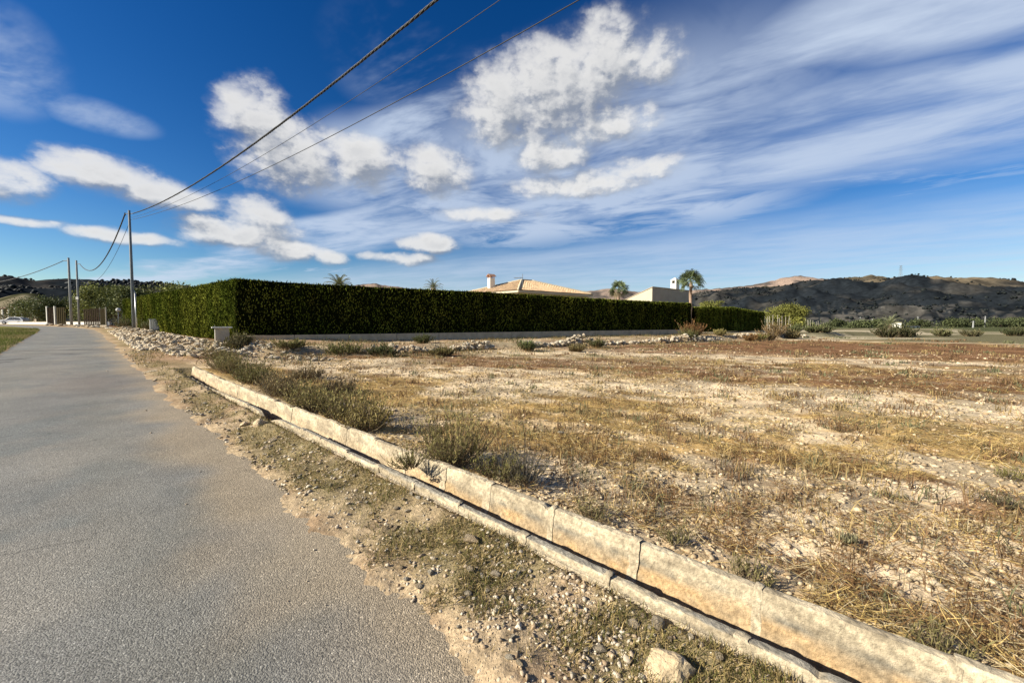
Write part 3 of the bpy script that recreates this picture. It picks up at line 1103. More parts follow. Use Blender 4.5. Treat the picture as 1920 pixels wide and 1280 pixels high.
# ------------------------------------------------------------------ rocks
def rock_mesh(seed, sub=2, mat='rock'):
    import bmesh
    r = np.random.default_rng(seed)
    bm = bmesh.new()
    bmesh.ops.create_icosphere(bm, subdivisions=sub, radius=.5)
    co = np.array([v.co[:] for v in bm.verts])
    # cut by random planes for facets
    for _ in range(r.integers(6, 10)):
        nrm = r.normal(0, 1, 3); nrm /= np.linalg.norm(nrm)
        d = r.uniform(.20, .40)
        over = co @ nrm - d
        co = co - np.maximum(over, 0)[:, None] * nrm * .92
    co = co * np.array([r.uniform(.85, 1.25), r.uniform(.7, 1.05), r.uniform(.5, .8)])
    nz = fbm(co[:, 0] * 9 + seed, co[:, 1] * 9 + co[:, 2] * 7, 3, seed) - .5
    co = co * (1 + nz * .14)[:, None]
    if sub > 2:
        n3 = fbm(co[:, 0] * 4 + co[:, 2] * 3 + seed, co[:, 1] * 4 - co[:, 2] * 2, 5, seed + 5, .6) - .5
        co = co * (1 + n3 * .38)[:, None]
    for v, p in zip(bm.verts, co):
        v.co = p
    me = bpy.data.meshes.new('rock')
    bm.to_mesh(me); bm.free()
    me.materials.append(M[mat])
    return me


ROCKS = [rock_mesh(900 + i) for i in range(12)]
ROCKS_BIG = [rock_mesh(950 + i, 3) for i in range(5)]


def place_rock(name, x, y, size, label, cat, group=None, z=None, mesh=None, sink=.12, rz=None, parent=None, flat=1.0):
    me = mesh or random.choice(ROCKS)
    zz = (gz(x, y) if z is None else z) + size * .27 * flat - size * sink
    o = obj(name, me, None, parent, (x, y, zz), (rng.uniform(-.25, .25), rng.uniform(-.25, .25), rng.uniform(0, 6.28) if rz is None else rz), (size, size, size * flat))
    if label:
        tag(o, label, cat, group)
    return o


# named stones on the verge, nearest first
place_rock('boulder', .69, 1.72, .25, 'large tawny boulder lying against the channel at the bottom edge', 'boulder', mesh=rock_mesh(961, 4, 'rock_cream'), rz=.9, sink=.2, flat=.85)
place_rock('stone', -.27, 2.74, .15, 'pale wedge shaped stone, biggest on the middle verge beside the channel', 'stone', mesh=ROCKS_BIG[1], rz=2.0)
place_rock('stone', -.10, 2.42, .085, 'pale pointed stone just below the wedge shaped stone on the verge', 'stone', mesh=ROCKS_BIG[2], rz=1.0)
place_rock('stone', .04, 2.40, .055, 'small white stone right of the pointed stone on the verge', 'stone')
place_rock('stone', .62, 1.98, .075, 'flat white stone just above the large tawny boulder', 'stone', flat=.7)
place_rock('stone', .74, 1.97, .10, 'pinkish rounded stone touching the channel above the tawny boulder', 'stone')
place_rock('stone', *to_xy(6.95, 1.86), .24, 'biggest pale rock leaning on the broken part of the channel wall', 'stone', mesh=rock_mesh(963, 3, 'rock_cream'), z=0.03)
place_rock('stone', *to_xy(7.2, 1.68), .19, 'pale rounded rock left of the rock leaning on the broken wall', 'stone', mesh=rock_mesh(964, 3, 'rock_cream'), z=0.02)
place_rock('stone', *to_xy(5.95, 1.72), .17, 'flat tan stone in the grass below the broken channel wall', 'stone', flat=.6)
place_rock('stone', *to_xy(5.7, 1.60), .14, 'low tan slab in the grass nearest to the middle of the verge', 'stone', flat=.5)
place_rock('stone', .71, 5.65, .13, 'lone white stone on golden straw in the middle of the field', 'stone', mesh=ROCKS_BIG[2])
place_rock('stone', -10.9, 12.0, .45, 'flat pale slab at the far end of the channel', 'stone', flat=.35)

# loose stones strewn over the verge and the near field
cnt = 0
while cnt < 160:
    u = rng.uniform(-.6, 12) if cnt > 80 else rng.uniform(-.4, 3.2)
    s = rng.uniform(1.28, 1.98)
    x, y = to_xy(u, s)
    if y < 1.3: continue
    place_rock('verge_stone', x, y, rng.uniform(.022, .06) * (1 + .09 * max(0, u - 3)), 'small loose pale stone strewn on the road verge', 'stone', 'loose stones on the verge')
    cnt += 1
cnt = 0
while cnt < 210:
    r = math.exp(rng.uniform(math.log(2.2), math.log(22))); a = rng.uniform(-.75, 1.0)
    x, y = r * math.sin(a), r * math.cos(a)
    u, s = to_us(x, y)
    if s < 2.75 or (y > 18 and x < 4): continue
    p, st, br, gr = field_weights(np.array([x]), np.array([y]))
    if rng.random() > .25 + 1.4 * p[0]: continue
    place_rock('field_stone', x, y, rng.uniform(.02, .05) * max(1, r) ** .5 * .62, 'pale limestone lump lying loose in the stubble field', 'stone', 'loose stones in the stubble field', flat=rng.uniform(.5, .9), sink=.2)
    cnt += 1

# rubble heap between the road and the hedge
cnt = 0
pts = []
while cnt < 290:
    l = rng.uniform(-3.0, 27); t = rng.random()
    # front edge of the heap runs along the road, its back along the hedge
    u = 21.8 + l * .98
    smin = 1.75 - .0 * l + (1.0 if u < 24 else .15); smax = 5.2 - .06 * (u - 22)
    s = lerp(smin, smax, t)
    x, y = to_xy(u, s)
    el = (x - HC[0]) * LN[0] + (y - HC[1]) * LN[1]
    if el < .25 and (x - HC[0]) * LD[0] + (y - HC[1]) * LD[1] > -.4: continue
    if u > 36 and t > .75: continue
    size = rng.uniform(.17, .44) * (1.2 if t < .2 else 1.0)
    if math.hypot(x + 33.2, y - 35.15) < .5 or math.hypot(x + 32.0, y - 35.9) < .9 or math.hypot(x + 15.6, y - 21.6) < .75: continue
    heap = .26 * math.sin(math.pi * min(1, t * 1.15)) * rng.random() ** .6
    place_rock('rubble_rock', x, y, size, 'pale limestone rock in the rubble heap between road and hedge', 'rock', 'rocks of the roadside rubble heap', z=mz(x, y) + heap, sink=.05, flat=rng.uniform(.55, .9))
    cnt += 1
def rubble_fill():
    n = 5200
    u = rng.uniform(20.2, 47.5, n); t = rng.random(n)
    sm = np.where(u < 24, 2.5, 1.75); sx = 5.3 - .06 * (u - 22)
    s_ = lerp(sm, sx, t)
    x, y = to_xy(u, s_)
    el = (x - HC[0]) * LN[0] + (y - HC[1]) * LN[1]
    ll = (x - HC[0]) * LD[0] + (y - HC[1]) * LD[1]
    k = ~((el < .2) & (ll > -.4)) & (rng.random(n) < .35 + .65 * sst(.35, .6, fbm(x * .6, y * .6, 3, 651)))
    x, y = x[k], y[k]; m = len(x)
    cs = lerp(np.array([.46, .345, .21]), np.array([.70, .61, .46]), rng.random((m, 1)))
    z = macro(x, y) + .10 * rng.random(m)
    v, f, c = pebbles(np.stack([x, y, z], -1), rng.uniform(.07, .22, m), cs, .25)
    o = obj('rubble_chips', mesh_from('rubble_chips', v, f, c), M['pebble'])
    tag(o, 'small broken stone filling the rubble heap', 'rubble', kind='stuff')


rubble_fill()
# kerb of rubble farther along the road by the gates
for i in range(46):
    u = rng.uniform(55, 88); s = ROAD_R + float(road_shift(u)) + rng.uniform(.5, 3.0)
    x, y = to_xy(u, s)
    place_rock('roadside_rock', x, y, rng.uniform(.35, .9), 'pale rock edging the road below the far gates', 'rock', 'rocks edging the road by the gates', flat=.7)
# spill of smaller stones from the wall corner down to the channel shrubs
for i in range(120):
    t = rng.random()
    x = lerp(-14.6, -7.6, t) + rng.normal(0, .55); y = lerp(21.3, 16.2, t) + rng.normal(0, .5)
    place_rock('spill_stone', x, y, rng.uniform(.12, .34), 'grey pink stone of the spill running down from the wall corner', 'stone', 'stones spilling from the wall corner', sink=.15)


# ------------------------------------------------------------------ dry stone wall on the bank
def drystone(name, label, t0, t1, e0, hgt, n):
    p0 = HC + HD * t0 + HN * e0; p1 = HC + HD * t1 + HN * e0
    root = empty(name, (*((p0 + p1) / 2), mz(*((p0 + p1) / 2))))
    tag(root, label, 'stone wall')
    for i in range(n):
        a = rng.random()
        hh = hgt * (.55 + .25 * math.sin(a * 7 + t0) + .35 * math.exp(-((a - .78) / .12) ** 2)) * rng.random()
        p = lerp(p0, p1, a) + HN * (rng.normal(0, .12) + .35 + (hgt - hh) * .5)
        sz = rng.uniform(.22, .44)
        b = mz(*(HC + HD * lerp(t0, t1, a) + HN * (e0 + 1.0)))
        o = obj('stone', random.choice(ROCKS), None, root, Vector((p[0], p[1], b + .10 + hh)) - root.location, (rng.uniform(-.3, .3), rng.uniform(-.3, .3), rng.uniform(0, 6.28)), sz)


drystone('dry_stone_wall', 'dry stone wall remains with a tall heaped end, in front of the hedge middle', 15.2, 21.8, 6.0, .68, 230)
drystone('dry_stone_wall', 'short tumbled dry stone stretch left of the heaped one', 10.4, 13.2, 6.0, .5, 90)
drystone('dry_stone_wall', 'low scattered dry stone stretch nearest the wall corner', 5.0, 9.4, 6.2, .40, 56)
drystone('dry_stone_wall', 'long low dry stone edge right of the heaped stretch', 22.2, 36.0, 6.0, .55, 190)
drystone('dry_stone_wall', 'dry stone edge below the far right block of hedge', 36.5, 56.0, 5.6, .6, 180)


# ------------------------------------------------------------------ loose cover on the ground (nobody could count these)
def polar(n, r0, r1, a0, a1):
    r = np.exp(rng.uniform(math.log(r0), math.log(r1), n)); a = rng.uniform(a0, a1, n)
    return r * np.sin(a), r * np.cos(a), r


def scatter_field():
    # --- straw
    n = 250000
    x, y, r = polar(n, 1.7, 20, -.85, 1.0)
    u, s = to_us(x, y)
    p, st, br, gr = field_weights(x, y)
    clump = fbm(x * 2.6, y * 2.6, 3, 601)
    keep = (s > 2.6) & (rng.random(n) < np.clip((st * 1.4 + br * 1.15 + gr * .3) * (.07 + 1.5 * sst(.40, .58, clump)) - .03, 0, 1))
    e = (x - HC[0]) * HN[0] + (y - HC[1]) * HN[1]
    keep &= e > 6
    x, y, r, p, st, br, gr = (q[keep] for q in (x, y, r, p, st, br, gr))
    n = len(x)
    z = ground_z(x, y) + rng.uniform(0, .035, n)
    pick = rng.random(n) * (st + br + gr)
    cs = np.where((pick < st)[:, None], np.array([.54, .39, .15]), np.where((pick < st + br)[:, None], np.array([.235, .135, .058]), np.array([.25, .23, .13])))
    cs = cs * rng.uniform(.55, 1.35, (n, 1))
    pale = rng.random(n) < .10
    cs[pale] = np.array([.56, .47, .29]) * rng.uniform(.8, 1.15, (pale.sum(), 1))
    L = rng.uniform(.035, .13, n) * (1 + .06 * r)
    W = rng.uniform(.0014, .0034, n) * (1 + .17 * r)
    az = rng.normal(-.35, 1.2, n) + np.where(rng.random(n) < .5, math.pi, 0)
    lean = np.clip(rng.normal(1.42, .28, n), .2, 1.62)
    b = blades(np.stack([x, y, z], -1), az, lean, L, W, rng.normal(.12, .3, n), cs)
    v, f, c = b
    o = obj('straw_litter', mesh_from('straw_litter', v, f, c), M['blade'])
    tag(o, 'dry straw and cut weeds lying over the field', 'straw', kind='stuff')
    # --- long single stalks close by
    n = 1100
    x, y, r = polar(n, 1.9, 7, -.4, .95)
    u, s = to_us(x, y)
    k = s > 2.55
    x, y, r = x[k], y[k], r[k]; n = len(x)
    cs = np.array([.50, .40, .22]) * rng.uniform(.5, 1.25, (n, 1))
    b1 = blades(np.stack([x, y, ground_z(x, y) + .02], -1), rng.normal(-.4, .8, n), np.clip(rng.normal(1.42, .14, n), .9, 1.58), rng.uniform(.12, .38, n), rng.uniform(.0022, .0048, n), rng.normal(.1, .25, n), cs)
    # --- stubble tufts standing up, mid and far field
    nt_ = 2600
    x, y, r = polar(nt_, 2.4, 60, -.55, 1.0)
    u, s = to_us(x, y)
    e = (x - HC[0]) * HN[0] + (y - HC[1]) * HN[1]
    p, st, br, gr = field_weights(x, y)
    k = (s > 3) & (e > 6) & (rng.random(nt_) < .15 + .9 * (br + gr * .8 + st * .4))
    x, y, r, br, gr, st = (q[k] for q in (x, y, r, br, gr, st))
    m = 26
    X_ = np.repeat(x, m); Y_ = np.repeat(y, m); R_ = np.repeat(r, m)
    sp = np.repeat(rng.uniform(.04, .12, len(x)) * (1 + r * .05), m)
    X_ = X_ + rng.normal(0, 1, len(X_)) * sp; Y_ = Y_ + rng.normal(0, 1, len(X_)) * sp
    kind = rng.random(len(x))
    cc = np.where((kind < .5)[:, None], np.array([.19, .115, .06]), np.where((kind < .8)[:, None], np.array([.30, .22, .10]), np.array([.155, .155, .08])))
    cc = np.repeat(cc, m, 0) * rng.uniform(.6, 1.3, (len(X_), 1))
    hgt = np.repeat(rng.uniform(.05, .16, len(x)) * (1 + .012 * r), m)
    b2 = blades(np.stack([X_, Y_, ground_z(X_, Y_)], -1), rng.uniform(0, 6.28, len(X_)), np.abs(rng.normal(.2, .5, len(X_))), hgt * rng.uniform(.5, 1.3, len(X_)), .003 + .0011 * R_, rng.normal(.2, .4, len(X_)), cc)
    v, f, c = merge([b1, b2])
    o = obj('weed_tufts', mesh_from('weed_tufts', v, f, c), M['blade'])
    tag(o, 'tufts of dry weeds standing out of the stubble', 'weeds', kind='stuff')
    # --- pebbles
    n = 44000
    x, y, r = polar(n, 1.7, 34, -.62, 1.0)
    u, s = to_us(x, y)
    e = (x - HC[0]) * HN[0] + (y - HC[1]) * HN[1]
    p, st, br, gr = field_weights(x, y)
    k = (s > 2.6) & (e > 5) & (rng.random(n) < np.clip(p * 1.5 + .02, 0, 1))
    x, y, r = x[k], y[k], r[k]; n = len(x)
    size = (.007 + rng.random(n) ** 2.6 * .038) * (1 + .09 * r)
    cs = lerp(np.array([.38, .275, .16]), np.array([.60, .49, .33]), rng.random((n, 1)) ** 1.3) * rng.uniform(.75, 1.1, (n, 1))
    v, f, c = pebbles(np.stack([x, y, ground_z(x, y)], -1), size, cs, .3)
    o = obj('field_gravel', mesh_from('field_gravel', v, f, c), M['pebble'])
    tag(o, 'small limestone gravel scattered over the field', 'gravel', kind='stuff')
    print('straw etc', n)


def scatter_verge():
    n = 95000
    x, y, r = polar(n, 1.35, 26, -.95, .9)
    u, s = to_us(x, y)
    sh = road_shift(u)
    dens = sst(.38, .62, fbm(x * 2.4, y * 2.4, 3, 621))
    k = (s > ROAD_R + .08 + sh) & (s < 2.02) & (rng.random(n) < .25 + .75 * dens)
    k |= (s > ROAD_R - .7) & (s < ROAD_R + .1) & (rng.random(n) < .004)
    x, y, r = x[k], y[k], r[k]; n = len(x)
    z = np.maximum(ground_z(x, y), macro(x, y) + .006)
    size = (.003 + rng.random(n) ** 4.0 * .028) * (1 + .10 * r)
    cs = lerp(np.array([.36, .26, .16]), np.array([.66, .58, .45]), rng.random((n, 1)) ** 1.3) * rng.uniform(.7, 1.1, (n, 1))
    v, f, c = pebbles(np.stack([x, y, z], -1), size, cs, .3)
    o = obj('verge_gravel', mesh_from('verge_gravel', v, f, c), M['pebble'])
    tag(o, 'fine pale gravel on the road verge', 'gravel', kind='stuff')
    # grass
    n = 420000
    x, y, r = polar(n, 1.35, 30, -.98, .9)
    u, s = to_us(x, y)
    sh = road_shift(u)
    g = fbm(x * 1.1, y * 1.1, 4, 111)
    g2 = fbm(x * 4.5, y * 4.5, 3, 631)
    dens = (.16 + .84 * sst(.36, .52, g)) * (.14 + .86 * sst(.34, .56, g2))
    dens = dens * sst(ROAD_R + .12, ROAD_R + .42, s - sh + (g2 - .5) * .4)
    dens = dens * (1 + 1.2 * sst(2.5, 4.5, u))
    k = (s < 2.02) & (u > -1) & (u < 22) & (rng.random(n) < np.clip(dens, 0, 1) * .8 + .02 * (s - sh > ROAD_R + .1))
    x, y, r, g2 = x[k], y[k], r[k], g2[k]; n = len(x)
    t = rng.random(n)
    cs = np.where((t < .34)[:, None], np.array([.125, .125, .038]), np.where((t < .66)[:, None], np.array([.215, .17, .065]), np.array([.42, .31, .14])))
    cs = cs * rng.uniform(.6, 1.3, (n, 1))
    L = rng.uniform(.02, .062, n) * (1 + .06 * r)
    b1 = blades(np.stack([x, y, ground_z(x, y)], -1), rng.uniform(0, 6.28, n), np.abs(rng.normal(.75, .4, n)), L, rng.uniform(.0015, .003, n) * (1 + .22 * r), rng.normal(.35, .3, n), cs)
    # left verge
    m = 26000
    u = rng.uniform(17, 60, m); s = ROAD_L + road_shift(u) - np.abs(rng.normal(0, 2.6, m)) - .05
    x, y = to_xy(u, s)
    gl = fbm(x * .5, y * .5, 4, 131)
    t = rng.random(m) + sst(.42, .62, gl) * .5
    cs = np.where((t < .8)[:, None], np.array([.12, .145, .03]), np.array([.30, .25, .11])) * rng.uniform(.6, 1.3, (m, 1))
    b2 = blades(np.stack([x, y, ground_z(x, y)], -1), rng.uniform(0, 6.28, m), np.abs(rng.normal(.4, .3, m)), rng.uniform(.06, .2, m), rng.uniform(.01, .025, m), rng.normal(.3, .3, m), cs)
    # weeds between hedge, rubble and channel end
    m = 80000
    x = rng.uniform(-17, 24, m); y = rng.uniform(13.5, 46, m)
    u, s = to_us(x, y)
    e = (x - HC[0]) * HN[0] + (y - HC[1]) * HN[1]
    al = (x - HC[0]) * HD[0] + (y - HC[1]) * HD[1]
    dn = fbm(x * .55, y * .55, 4, 641)
    k = ((e > .6) & (e < 9.5 + 3 * (dn - .5)) & (al > -1.5) & (s > 1.9)) & (rng.random(m) < .06 + .94 * sst(.46, .62, dn))
    k |= (s > 1.4) & (s < 6.5) & (u > 15) & (u < 23.5) & (rng.random(m) < .5 * sst(.35, .6, dn))
    x, y = x[k], y[k]; m = len(x)
    t = rng.random(m) + (dn[k] - .5)
    cs = np.where((t < .35)[:, None], np.array([.33, .22, .09]), np.where((t < .65)[:, None], np.array([.22, .15, .07]), np.array([.10, .11, .045]))) * rng.uniform(.6, 1.3, (m, 1))
    b3 = blades(np.stack([x, y, ground_z(x, y)], -1), rng.uniform(0, 6.28, m), np.abs(rng.normal(.5, .4, m)), rng.uniform(.10, .32, m), rng.uniform(.010, .022, m), rng.normal(.3, .3, m), cs)
    v, f, c = merge([b1, b2, b3])
    o = obj('verge_grass', mesh_from('verge_grass', v, f, c), M['blade'])
    tag(o, 'short green and dry grass on the verges', 'grass', kind='stuff')


scatter_field()
scatter_verge()


# ------------------------------------------------------------------ shrubs
def shrub(name, label, x, y, w, h, n_stem, n_leaf, c_leaf, c_twig, cat='shrub', group=None, seed=0, lw=.008, ll=.04, upright=.6, sw=.004, z=None, asym=(0, 0)):
    r_ = np.random.default_rng(seed + 1000)
    root = empty(name, (x, y, gz(x, y) if z is None else z))
    tag(root, label, cat, group)
    n = n_stem
    az = r_.uniform(0, 6.283, n)
    out = r_.random(n) ** .5
    bx = np.stack([np.cos(az) * out * w * .16, np.sin(az) * out * w * .16, np.zeros(n)], -1)
    lean = out * (1.25 - upright * .6) + r_.normal(0, .12, n)
    ln = h * (1.05 - .30 * out) * r_.uniform(.55, 1.12, n) / np.maximum(.55, np.cos(lean * .8))
    ln = np.minimum(ln, max(h, w) * 1.0) * (.55 + .75 * vn(az * 1.3 + seed, out * 2.2, seed))
    stray = r_.random(n) < .06
    ln = np.where(stray, ln * 1.45, ln)
    P = [bx]
    d = np.stack([np.cos(az) * np.sin(lean), np.sin(az) * np.sin(lean), np.cos(lean)], -1)
    d = d + np.array([asym[0], asym[1], 0])
    for i in range(4):
        dd = d + np.array([0, 0, .10 * i]) + r_.normal(0, .12, (n, 3))
        dd = dd / np.linalg.norm(dd, axis=1, keepdims=True)
        P.append(P[-1] + dd * (ln / 4)[:, None])
        d = dd
    P = np.stack(P, 1)                        # n,5,3
    side = np.stack([-np.sin(az), np.cos(az), np.zeros(n)], -1)
    wd = np.array([1, .85, .65, .45, .12])[None, :, None] * sw
    up = np.cross(side, d)
    for_t = []
    for sd in (side, up):
        V = np.stack([P - sd[:, None] * wd, P + sd[:, None] * wd], 2).reshape(n, 10, 3)
        q = np.array([[0, 1, 3], [0, 3, 2], [2, 3, 5], [2, 5, 4], [4, 5, 7], [4, 7, 6], [6, 7, 9], [6, 9, 8]])
        F = (q[None] + (np.arange(n) * 10)[:, None, None]).reshape(-1, 3)
        K = np.repeat((np.array(c_twig) * r_.uniform(.6, 1.3, (n, 1)))[:, None], 10, 1).reshape(-1, 3)
        for_t.append((V.reshape(-1, 3), F, K))
    v, f, c = merge(for_t)
    obj('twigs', mesh_from('twigs', v, f, c), M['blade'], root)
    # leaves set along the twigs
    m = n_stem * n_leaf
    si = np.repeat(np.arange(n), n_leaf)
    t = r_.uniform(.22, 1.0, m) * 4
    i0 = np.minimum(t.astype(int), 3); fr = (t - i0)[:, None]
    B = P[si, i0] * (1 - fr) + P[si, i0 + 1] * fr
    la = r_.uniform(0, 6.283, m); le = np.abs(r_.normal(.55, .35, m))
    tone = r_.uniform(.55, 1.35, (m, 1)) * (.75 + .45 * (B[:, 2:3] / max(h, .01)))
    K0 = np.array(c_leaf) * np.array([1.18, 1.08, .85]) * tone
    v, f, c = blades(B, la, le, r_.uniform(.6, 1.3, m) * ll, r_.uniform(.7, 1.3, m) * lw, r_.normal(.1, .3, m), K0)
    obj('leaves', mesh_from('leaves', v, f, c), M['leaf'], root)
    return root


ORD = ['first', 'second', 'third', 'fourth', 'fifth', 'sixth', 'seventh', 'eighth', 'ninth', 'tenth', 'eleventh', 'twelfth', 'thirteenth', 'fourteenth', 'fifteenth']
GG = (.205, .19, .085); GD = (.15, .15, .058); GY = (.27, .235, .105); TW = (.32, .24, .15); BRN = (.17, .105, .05)
shrub('shrub', 'large grey green shrub spilling over the channel wall', -.62, 4.25, 1.15, .56, 240, 15, GG, TW, seed=1, ll=.05, lw=.007, upright=.75)
shrub('shrub', 'small dark tuft hanging over the channel inner wall', -1.02, 3.92, .42, .24, 60, 12, GD, TW, seed=2, ll=.03, lw=.006, upright=.1, z=.17, asym=(-.35, -.35))
shrub('dead_shrub', 'bare grey twiggy shrub beside the channel right of the large shrub', .12, 3.72, .62, .42, 90, 4, (.15, .13, .08), (.22, .19, .14), seed=3, ll=.025, lw=.004, upright=.6)
shrub('shrub', 'low dark green shrub between the bare twiggy shrub and the wall', -.12, 3.85, .75, .26, 110, 10, GD, TW, seed=4, ll=.03, upright=.3)
rows = [(5.3, 2.72, .85, .50, GY), (6.2, 2.85, 1.0, .52, GG), (7.2, 2.75, .9, .46, GG), (8.1, 3.0, 1.1, .46, GG), (9.1, 2.85, 1.0, .42, (.22, .185, .11)), (10.2, 3.1, 1.2, .48, (.22, .185, .11)), (11.3, 2.9, 1.1, .46, GD), (12.4, 3.1, 1.2, .5, GD), (13.6, 2.95, 1.1, .55, GG), (14.8, 3.0, 1.3, .6, GD), (16.2, 3.4, 1.3, .6, GD), (8.9, 3.9, 1.2, .38, (.13, .11, .075)), (11.6, 4.2, 1.3, .40, (.14, .115, .07)), (18.6, 3.6, 1.0, .6, GG)]
for i, (u, s, w, h, c) in enumerate(rows):
    x, y = to_xy(u, s)
    shrub('shrub', ORD[i] + ' shrub beyond the large one in the row behind the channel', x, y, w * 1.35, h * .95, 150, 15, c, TW, 'shrub', 'shrubs in the row behind the channel', seed=20 + i, ll=.055, lw=.011, sw=.006, upright=.7)
for i, (u, s, w, h) in enumerate([(.5, 2.62, .4, .14), (1.6, 2.6, .5, .18), (-.25, 2.62, .35, .15), (1.0, 2.75, .35, .12), (2.5, 2.66, .4, .22)]):
    x, y = to_xy(u, s)
    shrub('weed', 'low green weed tucked against the channel wall, ' + ['second', 'fourth', 'first', 'third', 'fifth'][i] + ' from the right edge', x, y, w, h, 50, 8, (.15, .14, .07), (.28, .22, .13), 'weed', 'low weeds along the channel wall', seed=50 + i, ll=.035, lw=.005, upright=.3, sw=.002)
for i, (x, y, w, h, c) in enumerate([(2.35, 2.75, .16, .09, (.20, .20, .14)), (1.75, 4.6, .4, .15, BRN), (3.1, 4.5, .45, .16, BRN), (4.9, 5.9, .5, .3, (.24, .15, .08)), (5.2, 4.1, .5, .12, GD), (4.2, 3.35, .35, .14, (.10, .10, .06)), (2.9, 6.6, .6, .2, BRN), (.9, 4.4, .7, .2, (.19, .12, .055))]):
    shrub('dry_weed', ['small silvery weed tuft nearest the bottom right corner', 'brown weed clump in golden straw right of the lone white stone', 'brown weed clump amid pale gravel on the near right', 'tallest rusty dry weed at the right of the field', 'flat dark green weed at the right picture edge', 'grey weed clump on pale gravel above the silvery tuft', 'brown weed clump farthest out in the middle stubble', 'wide low brown weed clump beside the channel shrubs'][i], x, y, w, h, 60, 6, c, (.2, .14, .09), 'weed', 'dry weed clumps in the near field', seed=70 + i, ll=.035, lw=.005, upright=.5, sw=.002)
# bushes on and below the bank
bank = [(-10.6, 19.0, 2.6, .42, (.17, .165, .07), 'pale green bush left of the bank bushes below the wall'), (-8.3, 19.7, 3.6, .55, (.125, .135, .05), 'broad olive green bush on the bank below the hedge'), (-6.2, 19.2, 2.4, .62, (.065, .085, .034), 'darkest green bush at the right end of the bank bushes'),
        (-3.4, 19.6, 2.4, .42, (.13, .12, .055), 'olive bush on the bank right of the darkest bush'), (-5.3, 23.6, 1.2, .5, (.07, .085, .035), 'small dark bush close to the wall on the bank'),
        (.9, 22.6, .9, .62, (.10, .13, .055), 'bright green bush between the two dry stone stretches'), (5.6, 26.3, .9, .7, (.09, .10, .045), 'bush beside the heaped end of the dry stone wall'),
        (15.6, 35.4, 2.2, .9, (.10, .115, .045), 'dark green bush on the far bank near the brown bush'), (3.6, 22.4, 1.7, .42, (.15, .13, .07), 'grey bush at the foot of the heaped stone wall')]
for i, (x, y, w, h, c, lab) in enumerate(bank):
    shrub('bush', lab, x, y, w, h, 150, 16, c, TW, 'bush', seed=100 + i, ll=.12, lw=.024, sw=.010, upright=.35)
shrub('bush', 'rusty brown bush in front of the gap in the hedge', 16.6, 37.0, 2.6, 1.35, 260, 18, (.165, .095, .045), (.2, .13, .08), 'bush', seed=130, ll=.14, lw=.04, sw=.016, upright=.5)
for i, (x, y, w, h, c) in enumerate([(22.4, 37.5, 2.0, .7, BRN), (25.5, 40.0, 2.6, .9, (.15, .11, .06)), (28.6, 43.5, 3.4, 1.3, (.16, .12, .07)), (30.6, 43.8, 2.6, 1.0, (.15, .13, .07)), (20.0, 38.5, 1.8, .6, GG), (24.0, 38.8, 1.6, .6, GD)]):
    shrub('bush', ORD[i] + ' bush in the brownish group below the right hedge block', x, y, w, h, 130, 14, c, TW, 'bush', 'brownish bushes below the right hedge block', seed=140 + i, ll=.16, lw=.05, sw=.016, upright=.5)
far_b = [(45.2, 48.2, 4.4, 1.25, (.045, .05, .025)), (48.2, 49.0, 4.2, 1.1, (.05, .055, .03)), (50.4, 51.6, 3.6, 1.7, (.05, .06, .028)), (38.5, 51, 3.2, 1.1, (.10, .12, .06)), (41.0, 52.5, 3.0, 1.2, (.09, .11, .06)), (35.5, 50.5, 2.8, 1.0, (.08, .10, .05)), (56.0, 52.0, 3.0, .9, (.12, .13, .07)), (59.5, 51.8, 3.4, .8, (.10, .10, .06)), (66.5, 53.0, 4.0, .9, (.05, .06, .03)), (71.0, 55.0, 3.6, 1.1, (.045, .055, .03)), (74.5, 58.0, 3.6, 1.2, (.06, .07, .035))]
for i, (x, y, w, h, c) in enumerate(far_b):
    shrub('bush', ['large dark bush left of the white hut', 'dark bush joined right of the large dark one', 'tall round dark bush below the white hut', 'pale green bush second from the fence end', 'pale green bush third from the fence end', 'pale green bush nearest the fence end', 'olive bush right of the tall round dark bush', 'low olive bush before the pale strip', 'dark bush third from the right picture edge', 'dark bush second from the right picture edge', 'dark bush nearest the right picture edge'][i], x, y, w, h, 130, 16, c, TW, 'bush', 'bushes along the far field edge', seed=160 + i, ll=.22, lw=.07, sw=.02, upright=.45)
for i, (u, s, w, h) in enumerate([(41, -5.2, 2.6, .9), (44, -6.3, 3.0, 1.0), (48, -6.0, 2.6, .9), (38, -6.6, 2.6, .8)]):
    x, y = to_xy(u, s)
    shrub('bush', ORD[i] + ' dark low bush on the green verge at the left edge', x, y, w, h, 120, 14, (.05, .055, .022), TW, 'bush', 'bushes on the left verge', seed=180 + i, ll=.14, lw=.05, sw=.016)
for i, (x, y, w, h, c) in enumerate([(-33.2, 36.5, 2.4, .9, (.10, .12, .06)), (-36.4, 37.6, 2.6, 1.3, (.09, .11, .055)), (-13.9, 20.6, 1.6, .55, (.13, .13, .065)), (-13.0, 18.6, 2.2, .6, (.10, .095, .05))]):
    lab = ['feathery weed at the foot of the near pole', 'tall feathery weed at the far end of the rubble heap', 'grey green weed growing right of the brick pillar', 'straggly weed between the pillar and the channel end'][i]
    shrub('weed', lab, x, y, w, h, 90, 14, c, TW, 'weed', seed=190 + i, ll=.14, lw=.03, sw=.01, upright=.8)


